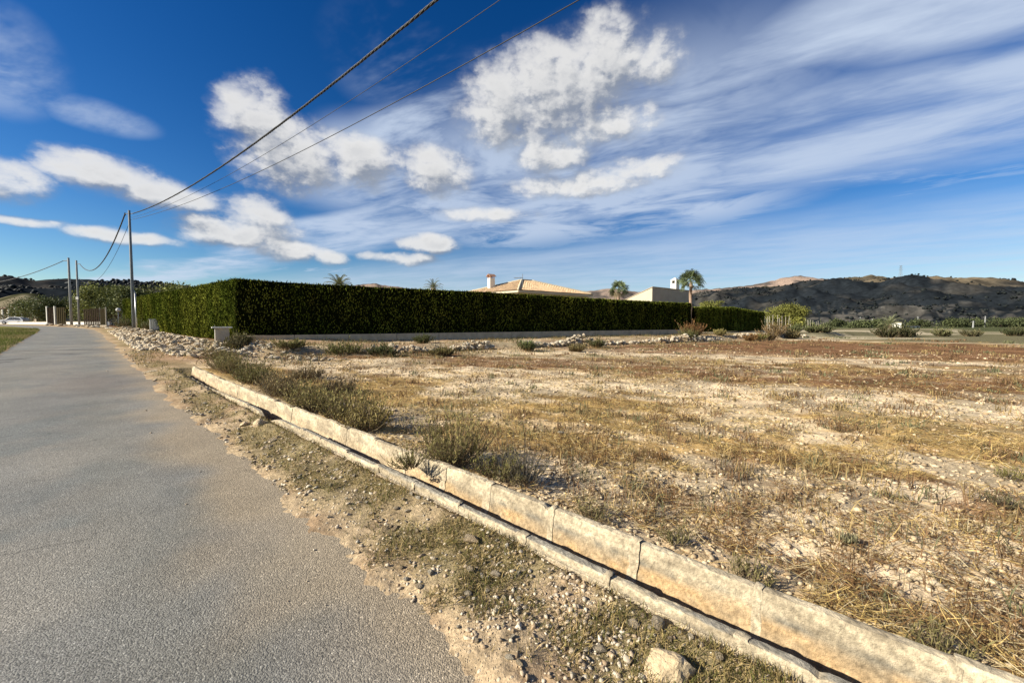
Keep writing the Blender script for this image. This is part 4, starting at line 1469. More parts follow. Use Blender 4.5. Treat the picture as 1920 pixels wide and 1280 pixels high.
# ------------------------------------------------------------------ hedge
def hedge_face(p0, p1, z0, z1, ztop0, ztop1, nrm, n, depth=1.5, seed=0, gap=3.2, ragged=True):
    """clipped cypress wall: a core skin plus many sprays"""
    L = np.linalg.norm(p1 - p0); d = (p1 - p0) / L
    nu = int(L / .22) + 2; nv = 17

    def surf(t, w):
        """t 0..1 along, w 0..1 up -> outward offset"""
        l = t * L
        ph = l / 1.05 + .25 * np.sin(l * .7)
        groove = .20 * (np.abs(np.sin(ph * math.pi)) ** .4 - .8)
        big = .34 * (fbm(l * .22, w * 1.4, 3, seed) - .5)
        return groove * (.55 + .45 * vn(l * .3, l * 0, seed + 7)) + big + .10 * (fbm(l * 1.8, w * 5, 3, seed + 3) - .5) - .16 * sst(.9, 1.0, w)
    def ztop(t):
        l = t * L
        return lerp(ztop0, ztop1, t) + .16 * (fbm(l * .14, l * 0, 3, seed + 21) - .5) + .05 * (vn(l * 1.0, l * 0, seed + 23) - .5)

    def zbot(t):
        l = t * L
        b = lerp(z0, z1, t)
        return b + (.16 * np.abs(fbm(l * .55, l * 0, 3, seed + 31) - .5) * 2 if ragged else 0) - .06
    T, Wv = np.meshgrid(np.linspace(0, 1, nu), np.linspace(0, 1, nv), indexing='ij')
    off = surf(T, Wv) - .10
    P = p0[None, None] + d * (T * L)[..., None] + nrm * off[..., None]
    Z = lerp(zbot(T), ztop(T), Wv)
    V = np.concatenate([P, Z[..., None]], -1)
    # back edge of the top
    tb = V[:, -1].copy(); tb[:, :2] -= nrm * depth
    bb = tb.copy(); bb[:, 2] = min(z0, z1)
    G = np.concatenate([V, tb[:, None], bb[:, None]], 1)
    m = nv + 2
    i, j = np.meshgrid(np.arange(nu - 1), np.arange(m - 1), indexing='ij')
    F = np.stack([i * m + j, i * m + j + 1, (i + 1) * m + j + 1, (i + 1) * m + j], -1).reshape(-1, 4)
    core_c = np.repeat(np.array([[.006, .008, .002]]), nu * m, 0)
    # sprays
    t = rng.random(n); w = rng.random(n)
    top = rng.random(n) < .13
    off = surf(t, w) + rng.normal(-.08, .08, n)
    Q = p0[None] + d * (t * L)[:, None] + nrm * off[:, None]
    z = lerp(zbot(t), ztop(t), w)
    bk = rng.random(n) * depth
    Q[top] -= nrm * bk[top][:, None]
    z[top] = ztop(t[top]) + rng.normal(-.03, .02, top.sum())
    base = np.concatenate([Q, z[:, None]], -1)
    az0 = math.atan2(nrm[1], nrm[0])
    az = az0 + rng.normal(0, .7, n)
    lean = np.abs(rng.normal(.30, .25, n))
    lean[top] = np.abs(rng.normal(.3, .3, top.sum()))
    tone = fbm(t * L * .9, w * 1.5, 4, seed + 41)
    tree_tone = .75 + .55 * vn(np.floor(t * L / 1.05) * 3.7, t * 0, seed + 61)
    k = lerp(np.array([.088, .112, .016]), np.array([.195, .21, .034]), sst(.3, .7, tone)[:, None]) * rng.uniform(.5, 1.35, (n, 1)) * tree_tone[:, None]
    brown = sst(.64, .78, fbm(t * L * .7, w * 1.6, 3, seed + 51)) * .5
    k = lerp(k, np.array([.085, .07, .022]), brown[:, None])
    stray = rng.random(n) < .006
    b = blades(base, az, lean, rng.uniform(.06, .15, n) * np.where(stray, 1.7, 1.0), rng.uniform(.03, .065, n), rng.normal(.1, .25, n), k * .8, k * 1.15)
    return (G.reshape(-1, 3), F, core_c), b


def build_hedge(name, label, faces):
    p = faces[0][0]
    root = empty(name, (float(p[0]), float(p[1]), .4))
    tag(root, label, 'hedge')
    off = np.array(root.location)
    for (p0, p1, z0, z1, t0, t1, nrm, n, seed, ragged, part) in faces:
        (gv, gf, gc), (v, f, c) = hedge_face(np.array(p0, float), np.array(p1, float), z0, z1, t0, t1, np.array(nrm, float), n, seed=seed, ragged=ragged)
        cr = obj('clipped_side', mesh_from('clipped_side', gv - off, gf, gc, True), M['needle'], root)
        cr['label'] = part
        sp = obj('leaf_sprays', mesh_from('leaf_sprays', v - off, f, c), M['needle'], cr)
        sp['kind'] = 'stuff'


build_hedge('hedge', 'tall clipped cypress hedge with a sunlit road side and a black shaded side', [
    (HC, HR, .86, .92, 4.15, 3.95, HN, 22000, 700, True, 'shaded side of the hedge facing the field'),
    (HL, HC, 1.05, .62, 4.45, 4.15, LN, 66000, 720, False, 'sunlit side of the hedge facing the road')])
H2A = np.array([23.4, 51.0]); H2B = np.array([39.3, 62.2]); H2M = np.array([31.4, 56.6])
d2 = (H2B - H2A) / np.linalg.norm(H2B - H2A); n2 = np.array([d2[1], -d2[0]])
e2 = np.array([-d2[1], d2[0]])
build_hedge('hedge', 'separate lower block of dark hedge at the right with a stepped top', [
    (H2A, H2M, .62, .62, 3.72, 3.98, n2, 11000, 740, False, None or 'taller left part of the hedge block'),
    (H2M, H2B, .62, .62, 3.95, 3.35, n2, 11000, 760, False, 'lower right part of the hedge block'),
    (H2B, H2B + e2 * 4, .62, .62, 3.35, 3.3, d2, 3000, 780, False, 'narrow end of the hedge block')])


# base wall under the long side, pillar and stub post
def wall_run(name, label, p0, p1, z0, z1, zb0, zb1, th, mat, nrm, seg=3.0):
    root = empty(name, (float(p0[0]), float(p0[1]), float(zb0)))
    tag(root, label, 'wall')
    L = np.linalg.norm(p1 - p0); k = int(round(L / seg)); d = (p1 - p0) / L
    for i in range(k):
        a, b = i / k, (i + 1) / k
        q0 = p0 + d * (L * a + .012); q1 = p0 + d * (L * b - .012)
        j = rng.normal(0, .006)
        vs = []
        for q, t in ((q0, a), (q1, b)):
            for nn, zz in ((0, 0), (0, 1), (-1, 1), (-1, 0)):
                pp = q + nrm * (j + nn * th)
                vs.append((pp[0] - p0[0], pp[1] - p0[1], (lerp(zb0, zb1, t) if zz == 0 else lerp(z0, z1, t)) - zb0))
        o = obj('wall_panel', mesh_from('wall_panel', vs, [[0, 1, 2, 3], [7, 6, 5, 4], [0, 4, 5, 1], [1, 5, 6, 2], [2, 6, 7, 3], [3, 7, 4, 0]]), mat, root)
        m = o.modifiers.new('bevel', 'BEVEL'); m.width = .012; m.segments = 2


wall_run('base_wall', 'low grey rendered base wall under the shaded side of the hedge', HC + HN * .42 - HD * .1, HR + HN * .42, .93, .98, .15, .2, .22, M['render_grey'], HN)
b = MB(); b.box(0, 0, .1, .22, .22, 1.1, .5, .95)
st = b.build('concrete_post', M['white_paint'], None, (float(HC[0] - .35), float(HC[1] - .55), .35 + .05), bevel=.01)
tag(st, 'short white post at the corner of the base wall', 'post')


def pillar():
    x, y = -15.62, 21.55
    root = empty('brick_pillar', (x, y, mz(x, y) - .1))
    tag(root, 'squat rendered masonry pillar with a slab cap at the hedge corner', 'pillar')
    rz = math.radians(38)
    top = 1.44 - root.location.z
    b = MB(); b.box(0, 0, (top - .07) / 2, .62, .62, top - .07, rz); b.build('shaft', M['pillar'], root, bevel=.015)
    b = MB(); b.box(0, 0, top - .035, .90, .84, .07, rz); b.build('cap_slab', M['white_paint'], root, bevel=.012)
    # thin pale patches set on one side of the shaft
    c, s = math.cos(rz), math.sin(rz)
    for k, (a, zz, w, h) in enumerate([(-.12, .75, .3, .5), (.10, .35, .34, .45)]):
        b = MB(); b.box(-.316 * c - s * a, -.316 * s + c * a, zz, .012, w, h, rz)
        o = b.build('pale_patch', M['white_paint'], root, bevel=.004)
    # meter box opening
    b = MB(); b.box(-.322 * c + s * .12, -.322 * s - c * .12, 1.0, .02, .22, .14, rz); b.build('letter_slot', M['dark'], root)


pillar()


# ------------------------------------------------------------------ utility poles, cables, cabinet
def pole(label, x, y, zg, H, r0, r1, mat, extra=None):
    root = empty('utility_pole', (x, y, zg))
    tag(root, label, 'pole')
    b = MB(); b.tube([(0, 0, -.4), (0, 0, H * .5), (0, 0, H)], [r0, (r0 + r1) / 2, r1], 12); b.build('shaft', mat, root, smooth=True)
    b = MB(); b.tube([(0, 0, H), (0, 0, H + .04)], [r1 * 1.12, r1 * .9], 12); b.build('cap', mat, root)
    return root


P1 = Vector((-33.2, 35.15, .88)); H1 = 10.5
P2 = Vector((-68.2, 62.0, 1.40)); H2 = 10.3
P3 = Vector((-67.0, 62.0, 1.40)); H3 = 9.9
r = pole('tall grey steel utility pole standing in the rubble heap', P1.x, P1.y, P1.z, H1, .125, .085, M['galv'])
b = MB(); b.tube([(.24, -.02, -.3), (.24, -.02, 3.4)], .055, 8); b.tube([(.24, -.02, 3.4), (.20, -.02, 3.55), (.14, 0, 3.62)], .03, 6); b.build('conduit_pipe', M['silver'], r, smooth=True)
for zz in (.8, 2.0, 3.1):
    b = MB(); b.box(.16, -.01, zz, .16, .06, .04); b.build('pipe_clip', M['galv'], r)
b = MB(); b.tube([(-.12, .0, H1 - .25), (-.42, .05, H1 - .25)], .03, 6); b.tube([(.12, 0, H1 - .25), (.40, -.08, H1 - .25)], .03, 6); b.build('cable_bracket', M['galv'], r)
b = MB(); b.tube([(-.42, .05, H1 - .38), (-.42, .05, H1 - .16)], .05, 8); b.build('insulator', M['rubber'], r)
r = pole('left of the two far utility poles, thicker and taller', P2.x, P2.y, P2.z, H2, .17, .125, M['concrete_pole'])
b = MB(); b.tube([(.0, 0, H2 - .4), (-.9, .1, H2 - .4)], .06, 6); b.tube([(0, 0, 6.6), (-.7, 0, 6.5)], .06, 6); b.build('cable_bracket', M['galv'], r)
r = pole('right of the two far utility poles, with a small white plate', P3.x, P3.y, P3.z, H3, .14, .105, M['concrete_pole'])
b = MB(); b.box(0, -.15, 4.15, .42, .04, .42); b.build('number_plate', M['white_paint'], r, bevel=.01)
b = MB(); b.tube([(.0, 0, H3 - .5), (.6, -.1, H3 - .5)], .05, 6); b.build('cable_bracket', M['galv'], r)


def sagging(p0, p1, sag, n=60):
    out = []
    for i in range(n + 1):
        t = i / n
        p = Vector(p0).lerp(Vector(p1), t)
        p.z -= 4 * sag * t * (1 - t)
        out.append(p)
    return out


def cable(name, label, p0, p1, sag, rad, n=60, twist=0.0):
    mid = Vector(p0)
    pts = sagging(p0, p1, sag, n)
    if twist:
        root = empty(name, mid)
        tag(root, label, 'cable')
        length = (Vector(p1) - Vector(p0)).length
        nn = int(length / twist * 9)
        pts = sagging(p0, p1, sag, nn)
        for s in range(4):
            hel = []
            for i, p in enumerate(pts):
                ph = 2 * math.pi * (i * length / nn / twist + .07 * math.sin(i * .11)) + s * math.pi / 2
                t = (Vector(p1) - Vector(p0)).normalized(); a = t.cross(Vector((0, 0, 1))).normalized(); bb = a.cross(t)
                hr = rad * 1.15 * (1 + .15 * math.sin(i * .23 + s))
                hel.append(p + (a * math.cos(ph) + bb * math.sin(ph)) * hr - mid)
            b = MB(); b.tube(hel, rad, 5); b.build('strand', M['cable'], root, smooth=True)
        return root
    b = MB(); b.tube([p - mid for p in pts], rad, 6)
    o = b.build(name, M['cable'], None, mid, smooth=True)
    tag(o, label, 'cable')
    return o


A0 = P1 + Vector((.40, -.08, H1 - .25))
cable('twisted_cable', 'thick twisted black cable rising overhead from the near pole', A0, (15.2, -3.2, 11.6), 1.85, .0185, twist=.8)
cable('telephone_wire', 'lower thin wire rising from the near pole to the top edge', P1 + Vector((.1, .05, H1 - .75)), (19.1, -3.0, 10.8), 1.67, .013, 80)
cable('telephone_wire', 'upper faint wire between the twisted cable and the lower wire', P1 + Vector((.1, .1, H1 - .55)), (17.0, -3.0, 11.3), 1.75, .009, 80)
cable('twisted_cable', 'black cable sagging deeply between the near pole and far poles', P1 + Vector((-.42, .05, H1 - .25)), P3 + Vector((.6, -.1, H3 - .5)), 2.6, .05, 60)
cable('telephone_wire', 'faint wire hanging below the sagging cable near the first pole', P1 + Vector((-.12, .1, H1 - 1.0)), P3 + Vector((.3, -.1, H3 - 2.6)), 2.6, .016, 60)
cable('overhead_cable', 'cable leaving the left far pole down towards the left hill', P2 + Vector((-.9, .1, H2 - .4)), (-112, 82, 9.6), 1.1, .05, 40)


def cabinet():
    x, y = -32.0, 35.9
    zb = mz(x, y) - .1
    root = empty('electric_cabinet', (x, y, zb), math.radians(44))
    tag(root, 'white electricity meter cabinet with fluted front beside the near pole', 'cabinet')
    h = 2.02 - zb
    b = MB(); b.box(0, 0, .12, .78, .50, .24); b.build('plinth', M['render_tan'], root, bevel=.01)
    b = MB(); b.box(0, 0, .24 + (h - .30) / 2, .72, .44, h - .30); b.build('body', M['cabinet'], root, bevel=.02)
    b = MB(); b.box(0, 0, h - .03, .78, .50, .06); b.build('lid', M['cabinet'], root, bevel=.015)
    for k in range(5):
        b = MB(); b.box(-.28 + k * .14, -.226, .24 + (h - .30) / 2, .06, .016, h - .4); b.build('flute', M['cabinet'], root, bevel=.006)
    b = MB(); b.box(.30, -.24, .75, .025, .02, .09); b.build('latch', M['dark'], root)


cabinet()


# ------------------------------------------------------------------ houses behind the hedge
def tile_plane(root, name, a, b_, c_, d_=None, step=.24, mat=None):
    """barrel tile covering for a roof plane: eave a->b, apex c (triangle) or c,d (trapezium)"""
    a, b_, c_ = Vector(a), Vector(b_), Vector(c_)
    d_ = Vector(d_) if d_ is not None else c_.copy()
    e = (b_ - a); L = e.length; e.normalize()
    nrm = e.cross(c_ - a).normalized()
    if nrm.z < 0: nrm = -nrm
    up = nrm.cross(e).normalized()
    if up.z < 0: up = -up
    h = (c_ - a).dot(up)
    tl = (d_ - a).dot(e); tr = (c_ - a).dot(e)
    vs, fs, cs = [], [], []
    k = int(L / step)
    for i in range(k):
        x0 = (i + .5) * L / k
        hi = h * min(1, x0 / max(tl, 1e-3), (L - x0) / max(L - tr, 1e-3))
        if hi < .15: continue
        rows = max(2, int(hi / .42))
        for j in range(rows):
            y0 = j * hi / rows; y1 = (j + 1) * hi / rows + .03
            tone = np.array([.62, .43, .25]) * rng.uniform(.75, 1.2) + np.array([.05, .04, .03]) * rng.random()
            n0 = len(vs)
            for yy, lift in ((y0, .035), (y1, .0)):
                for q in range(5):
                    an = math.pi * q / 4
                    ox = -math.cos(an) * step * .46; oz = math.sin(an) * .085
                    vs.append(a + e * (x0 + ox) + up * yy + nrm * (oz + lift))
                    cs.append(tone)
            for q in range(4):
                fs.append((n0 + q, n0 + q + 1, n0 + 5 + q + 1, n0 + 5 + q))
    vs = [v - root.location for v in vs]
    o = obj(name, mesh_from(name, np.array([v[:] for v in vs]), np.array(fs), np.array(cs), True), M['tile'], root)
    o['kind'] = 'stuff'
    # the deck beneath the tiles
    return o


def villa():
    K = Vector((.73, 46.0, 5.46))
    r_ = Vector((.8, .6, 0)); l_ = Vector((-.74, .67, 0)).normalized()
    W, Dp = 12.6, 10.4
    root = empty('villa', (K.x, K.y, .6))
    tag(root, 'villa behind the hedge with a low hipped tile roof and white chimney', 'house')
    ca, cb, cc, cd = K, K + r_ * W, K + r_ * W + l_ * Dp, K + l_ * Dp
    z2 = 7.28
    ra = K + r_ * (W / 2 - .8) + l_ * (Dp / 2); rb = K + r_ * (W / 2 + .9) + l_ * (Dp / 2)
    ra.z = rb.z = z2
    L0 = root.location
    deck = [v - L0 for v in (ca, cb, cc, cd, ra, rb)]
    me = mesh_from('roof_deck', np.array([v[:] for v in deck]), [[0, 1, 5, 4], [1, 2, 5], [2, 3, 4, 5], [3, 0, 4], [3, 2, 1, 0]])
    roof = obj('roof', me, M['render_tan'], root)
    for nm, q in (('tile_field', (ca, cb, rb, ra)), ('tile_field', (cd, ca, ra, None)), ('tile_field', (cb, cc, rb, None)), ('tile_field', (cc, cd, ra, rb))):
        t = tile_plane(root, nm, *q)
    for p, q in ((ca, ra), (cb, rb), (cc, rb), (cd, ra), (ra, rb)):
        n = 22; pts = [p.lerp(q, i / n) + Vector((0, 0, .07 + .02 * (i % 2))) - L0 for i in range(n + 1)]
        b = MB(); b.tube(pts, .13, 7); b.build('hip_tiles', M['cream_render'], root, smooth=True)
    # walls and fascia
    inn = .55
    q = [ca + (r_ + l_) * inn, cb + (-r_ + l_) * inn, cc + (-r_ - l_) * inn, cd + (r_ - l_) * inn]
    vs = [Vector((p.x, p.y, .4)) - L0 for p in q] + [Vector((p.x, p.y, 5.40)) - L0 for p in q]
    obj('wall', mesh_from('wall', np.array([v[:] for v in vs]), [[0, 1, 5, 4], [1, 2, 6, 5], [2, 3, 7, 6], [3, 0, 4, 7]]), M['cream_render'], root)
    for p, p2 in ((ca, cb), (cd, ca), (cb, cc), (cc, cd)):
        m = (p + p2) / 2; dd = p2 - p
        b = MB(); b.box(m.x - L0.x, m.y - L0.y, 5.32 - L0.z, dd.length - .05, .10, .20, math.atan2(dd.y, dd.x)); b.build('fascia', M['cream_render'], root)
    # chimney
    cp = Vector((-2.7, 52.2, 0))
    ch = empty('chimney', cp - L0 + Vector((0, 0, 0)))
    ch.parent = root
    rz = math.atan2(r_.y, r_.x)
    b = MB(); b.box(0, 0, 6.4, .75, .62, 2.2, rz); b.build('stack', M['white_paint'], ch, bevel=.01)
    for sx in (-.28, .28):
        for sy in (-.22, .22):
            b = MB(); b.box(sx * math.cos(rz) - sy * math.sin(rz), sx * math.sin(rz) + sy * math.cos(rz), 7.62, .10, .10, .26, rz); b.build('cap_pier', M['brick'], ch)
    b = MB()
    c, s = math.cos(rz), math.sin(rz)
    for sg in (-1, 1):
        vs = [(x * c - y * s, x * s + y * c, z) for x, y, z in ((-.5, 0, 8.05), (.5, 0, 8.05), (.5, sg * .45, 7.74), (-.5, sg * .45, 7.74), (-.5, 0, 7.99), (.5, 0, 7.99), (.5, sg * .45, 7.68), (-.5, sg * .45, 7.68))]
        b.add(vs, [[0, 1, 2, 3], [7, 6, 5, 4], [0, 4, 5, 1], [1, 5, 6, 2], [2, 6, 7, 3], [3, 7, 4, 0]])
    b.build('chimney_roof', M['brick'], ch)
    # aerial
    ap = Vector((1.25, 47.6, 0)) - L0
    an = empty('aerial', ap); an.parent = root
    b = MB(); b.tube([(0, 0, 5.6), (0, 0, 7.5)], .03, 6); b.build('mast', M['galv'], an)
    b = MB(); b.tube([(-1.0, .1, 7.02), (.05, 0, 7.06)], .03, 6)
    for k in range(7):
        b.tube([(-1.0 + k * .15, .1, 6.96), (-1.0 + k * .15, -.12, 7.12)], .012, 4)
    b.build('antenna', M['galv'], an)


villa()


def white_building():
    K = Vector((20.94, 60.0, 0))
    r_ = Vector((.8, .6, 0)); l_ = Vector((-.74, .67, 0)).normalized()
    root = empty('outbuilding', (K.x, K.y, .6))
    tag(root, 'plain rendered building with sloping cream end wall and shaded grey front', 'building')
    W, Dp = 10.2, 9.5
    zt, zb = 7.05, 3.3
    c0, c1, c2, c3 = K, K + r_ * W, K + r_ * W + l_ * Dp, K + l_ * Dp
    L0 = root.location

    def P(v, z): return (v.x - L0.x, v.y - L0.y, z - L0.z)
    vs = [P(c0, .4), P(c1, .4), P(c2, .4), P(c3, .4), P(c0, zt), P(c1, zt - .05), P(c2, zb), P(c3, zb)]
    obj('wall', mesh_from('wall', vs, [[0, 1, 5, 4]]), M['render_tan'], root)  # darker than the end wall: the front's shade is put into its colour
    obj('end_wall', mesh_from('end_wall', vs, [[3, 0, 4, 7]]), M['cream_render'], root)['label'] = 'cream sunlit end wall with a sloping top'
    obj('rear_wall', mesh_from('rear_wall', vs, [[1, 2, 6, 5], [2, 3, 7, 6]]), M['render_tan'], root)
    b = MB()
    b.add([P(c0 - r_ * .08 - l_ * .08, zt + .01), P(c1 + r_ * .08 - l_ * .08, zt - .04), P(c2 + r_ * .08, zb + .01), P(c3 - r_ * .08, zb + .01), P(c0 - r_ * .08 - l_ * .08, zt + .11), P(c1 + r_ * .08 - l_ * .08, zt + .06), P(c2 + r_ * .08, zb + .11), P(c3 - r_ * .08, zb + .11)],
          [[0, 1, 5, 4], [1, 2, 6, 5], [2, 3, 7, 6], [3, 0, 4, 7], [4, 5, 6, 7], [3, 2, 1, 0]])
    b.build('roof', M['render_tan'], root)
    # small chimney tower with arched openings
    T = Vector((26.35, 65.0, 0)) - L0
    tw = empty('chimney_tower', T); tw.parent = root
    rz = math.atan2(r_.y, r_.x)
    b = MB(); b.box(0, 0, 7.3, .95, .95, 1.6, rz); b.build('tower_base', M['white_paint'], tw)
    c, s = math.cos(rz), math.sin(rz)
    for sx in (-1, 1):
        for sy in (-1, 1):
            x, y = sx * .36, sy * .36
            b = MB(); b.box(x * c - y * s, x * s + y * c, 8.32, .23, .23, .44, rz); b.build('tower_pier', M['white_paint'], tw)
    b = MB(); b.box(0, 0, 8.33, .5, .5, .42, rz); b.build('flue', M['dark'], tw)
    b = MB(); b.box(0, 0, 8.60, .99, .99, .12, rz); b.build('lintel', M['white_paint'], tw)
    b = MB(); b.box(0, 0, 8.86, 1.06, 1.06, .40, rz, .08); b.build('tower_roof', M['white_paint'], tw)


white_building()


# ------------------------------------------------------------------ palms
def fan_palm(label, x, y, zb, h_trunk, R, n_frond, r_tr=.24, seed=0):
    r_ = np.random.default_rng(seed)
    root = empty('fan_palm', (x, y, zb))
    tag(root, label, 'palm tree')
    pts = [(.03 * math.sin(i), .03 * math.cos(i * 1.3), h_trunk * i / 14) for i in range(15)]
    b = MB(); b.tube(pts, [r_tr * (1.35 - .3 * min(1, i / 3) + .09 * (i % 2)) for i in range(15)], 12); b.build('trunk', M['palm_bark'], root, smooth=True)
    V, F, K = [], [], []
    for i in range(n_frond):
        az = i * 2.399 + r_.normal(0, .2)
        el = 1.35 - 1.9 * (i / n_frond) ** .9 + r_.normal(0, .1)     # from upright to hanging
        d = Vector((math.cos(az) * math.cos(el), math.sin(az) * math.cos(el), math.sin(el)))
        side = Vector((-math.sin(az), math.cos(az), 0)); up = side.cross(d) * -1
        roll = r_.uniform(-1.25, 1.25)
        side, up = side * math.cos(roll) + up * math.sin(roll), up * math.cos(roll) - side * math.sin(roll)
        pet = R * r_.uniform(.42, .55)
        o0 = Vector((0, 0, h_trunk - .1 + .25 * (1 - i / n_frond)))
        hub = o0 + d * pet
        n0 = len(V)
        V += [o0 - side * .035, o0 + side * .035, hub + side * .02, hub - side * .02]
        F += [(n0, n0 + 1, n0 + 2), (n0, n0 + 2, n0 + 3)]
        dead = el < -.35
        base = np.array([.24, .19, .10]) if dead else np.array([.125, .155, .07]) * r_.uniform(.75, 1.3)
        K += [base] * 4
        m = 15
        for j in range(m):
            a = (j / (m - 1) - .5) * 3.5
            ln = R * r_.uniform(.50, .62) * (.72 + .28 * math.cos(a * .8))
            dj = (d * math.cos(a) + side * math.sin(a)).normalized()
            p1 = hub + dj * ln * .6 + up * .05 * R
            p2 = hub + dj * ln * .98 - Vector((0, 0, 1)) * R * r_.uniform(.08, .22)
            wv = d * -math.sin(a) + side * math.cos(a)
            n0 = len(V)
            V += [hub, p1 - wv * .032 * R, p1 + wv * .032 * R, p2]
            F += [(n0, n0 + 1, n0 + 2), (n0 + 1, n0 + 3, n0 + 2)]
            kk = base * r_.uniform(.75, 1.25)
            K += [kk] * 4
    o = obj('crown', mesh_from('crown', np.array([v[:] for v in V]), np.array(F), np.array(K)), M['leaf'], root)
    return root


fan_palm('tall fan palm with bare trunk standing in the gap of the hedge', 22.6, 50.8, .45, 6.35, 1.75, 30, .17, 1)
fan_palm('shorter fan palm behind the hedge left of the cream building', 15.4, 58.0, .5, 5.9, 1.6, 30, .2, 2)


def date_palm(label, x, y, zb, h_trunk, R, n_frond, seed=0, elmin=-.2):
    r_ = np.random.default_rng(seed)
    root = empty('date_palm', (x, y, zb))
    tag(root, label, 'palm tree')
    b = MB(); b.tube([(0, 0, h_trunk * i / 10) for i in range(11)], [.28 + .03 * (i % 2) for i in range(11)], 10); b.build('trunk', M['palm_bark'], root, smooth=True)
    V, F, K = [], [], []
    for i in range(n_frond):
        az = i * 2.399; el = 1.35 - (1.35 - elmin) * (i / n_frond)
        d0 = Vector((math.cos(az) * math.cos(el), math.sin(az) * math.cos(el), math.sin(el)))
        p = Vector((0, 0, h_trunk)); prev = p
        L = R * r_.uniform(.85, 1.1); n = 9
        side = Vector((-math.sin(az), math.cos(az), 0))
        for k in range(n):
            d = (d0 - Vector((0, 0, 1)) * (k / n) ** 1.5 * 1.1).normalized()
            q = prev + d * L / n
            n0 = len(V)
            V += [prev - side * .02, prev + side * .02, q]; F.append((n0, n0 + 1, n0 + 2))
            kk = np.array([.19, .20, .10]) * r_.uniform(.7, 1.25); K += [kk] * 3
            if k > 0:
                for sg in (-1, 1):
                    for w in range(3):
                        bp = prev.lerp(q, w / 3)
                        tip = bp + (side * sg * .8 + d * .7).normalized() * R * .24 * (1 - .5 * k / n) - Vector((0, 0, .06 * R))
                        n0 = len(V)
                        V += [bp, bp + d * .055 * R * .5, tip]; F.append((n0, n0 + 1, n0 + 2)); K += [kk] * 3
            prev = q
    obj('crown', mesh_from('crown', np.array([v[:] for v in V]), np.array(F), np.array(K)), M['leaf'], root)


date_palm('arching palm crown just showing above the hedge left of the villa', -17.2, 40.0, .6, 4.8, 1.55, 30, 3, .1)
date_palm('small palm tuft peeping over the hedge between the palm crown and villa', -8.8, 45.0, .6, 5.0, 1.25, 26, 4, .0)
date_palm('short pale palm beside the white hut on the far plain', 87.0, 92.0, 0.0, 1.6, 2.6, 30, 5, -.3)


# ------------------------------------------------------------------ trees
def tree(name, label, x, y, zb, h, w, n, c0, c1, seed, leaf=.22, trunk=.25, base=.18, group=None, flat=.8):
    r_ = np.random.default_rng(seed)
    root = empty(name, (x, y, zb))
    tag(root, label, 'tree', group)
    clumps = []
    th = h * base
    b = MB(); b.tube([(0, 0, -.2), (.05 * h * .3, 0, th * .6), (.0, .03 * h, th * 1.2)], [trunk * 1.25, trunk, trunk * .75], 8); b.build('trunk', M['bark'], root, smooth=True)
    nc = 34
    bl = MB()
    for i in range(nc):
        az = r_.uniform(0, 6.283); rr = r_.random() ** .5 * w * .5 * .84
        t = r_.random()
        zz = th + (h - th) * (.18 + .74 * t)
        rr *= math.sqrt(max(.08, 1 - ((zz - th) / (h - th) * 1.15 - .35) ** 2))
        p = (math.cos(az) * rr, math.sin(az) * rr, zz)
        clumps.append((p, r_.uniform(.13, .24) * w))
        if i % 3 == 0:
            bl.tube([(0, .02 * h, th * 1.1), (p[0] * .45, p[1] * .45, (th + p[2]) * .5), p], [trunk * .5, trunk * .3, trunk * .08], 5)
    bl.build('limbs', M['bark'], root, smooth=True)
    ci = r_.integers(0, nc, n)
    C0 = np.array([c[0] for c in clumps])[ci]; S0 = np.array([c[1] for c in clumps])[ci]
    d = r_.normal(0, 1, (n, 3)); d /= np.linalg.norm(d, axis=1, keepdims=True)
    rad = r_.random(n) ** .4
    Pp = C0 + d * (S0 * rad)[:, None] * np.array([1, 1, flat])
    cl = r_.uniform(.8, 1.9, nc)[ci][:, None]
    K = lerp(np.array(c0), np.array(c1), r_.random((n, 1))) * cl
    global rng
    keep = rng; rng = r_
    v, f, c = blades(Pp, r_.uniform(0, 6.283, n), r_.uniform(0, 2.2, n), r_.uniform(.6, 1.3, n) * leaf, r_.uniform(.4, .8, n) * leaf, r_.normal(.1, .4, n), K)
    rng = keep
    obj('crown', mesh_from('crown', v, f, c), M['leaf'], root)
    return root


DG0, DG1 = (.045, .055, .018), (.12, .13, .042)
MG0, MG1 = (.075, .088, .022), (.18, .185, .05)
for (x, y, h, w, a, b_, lab) in [
    (-72.0, 70.0, 6.6, 8.5, MG0, MG1, 'rounded olive green tree directly right of the two far poles'),
    (-64.5, 66.0, 6.4, 7.0, MG0, DG1, 'broad tree between the far poles and the near pole'),
    (-58.8, 62.5, 6.3, 6.5, DG0, DG1, 'dark tree just left of the near pole above the hedge end'),
    (-54.5, 66.0, 7.2, 8.0, MG0, MG1, 'bright topped tree rising over the hedge right of the near pole'),
    (-101.0, 86.0, 5.0, 10.5, DG0, DG1, 'wide dark tree in front of the red roofed house'),
    (-92.5, 82.5, 4.8, 9.0, DG0, (.06, .065, .02), 'dark spreading tree left of the gate with white posts'),
    (-86.0, 82.0, 4.3, 6.0, DG0, DG1, 'low dark tree above the gate with white posts'),
    (-112.0, 93.0, 4.6, 8.0, DG0, DG1, 'dark tree at the left edge behind the red roofed house'),
    (-79.5, 76.0, 3.8, 5.5, DG0, (.05, .055, .02), 'low dark tree behind the left far pole'),
    (-49.8, 53.0, 3.4, 3.2, (.05, .06, .025), (.09, .10, .045), 'slim leafy tree at the end of the sunlit hedge')]:
    tree('garden_tree', lab, x, y, mz(x, y) - .1, h, w, 6500, a, b_, int(abs(x * 7 + y)), .30 if h > 4 else .18)
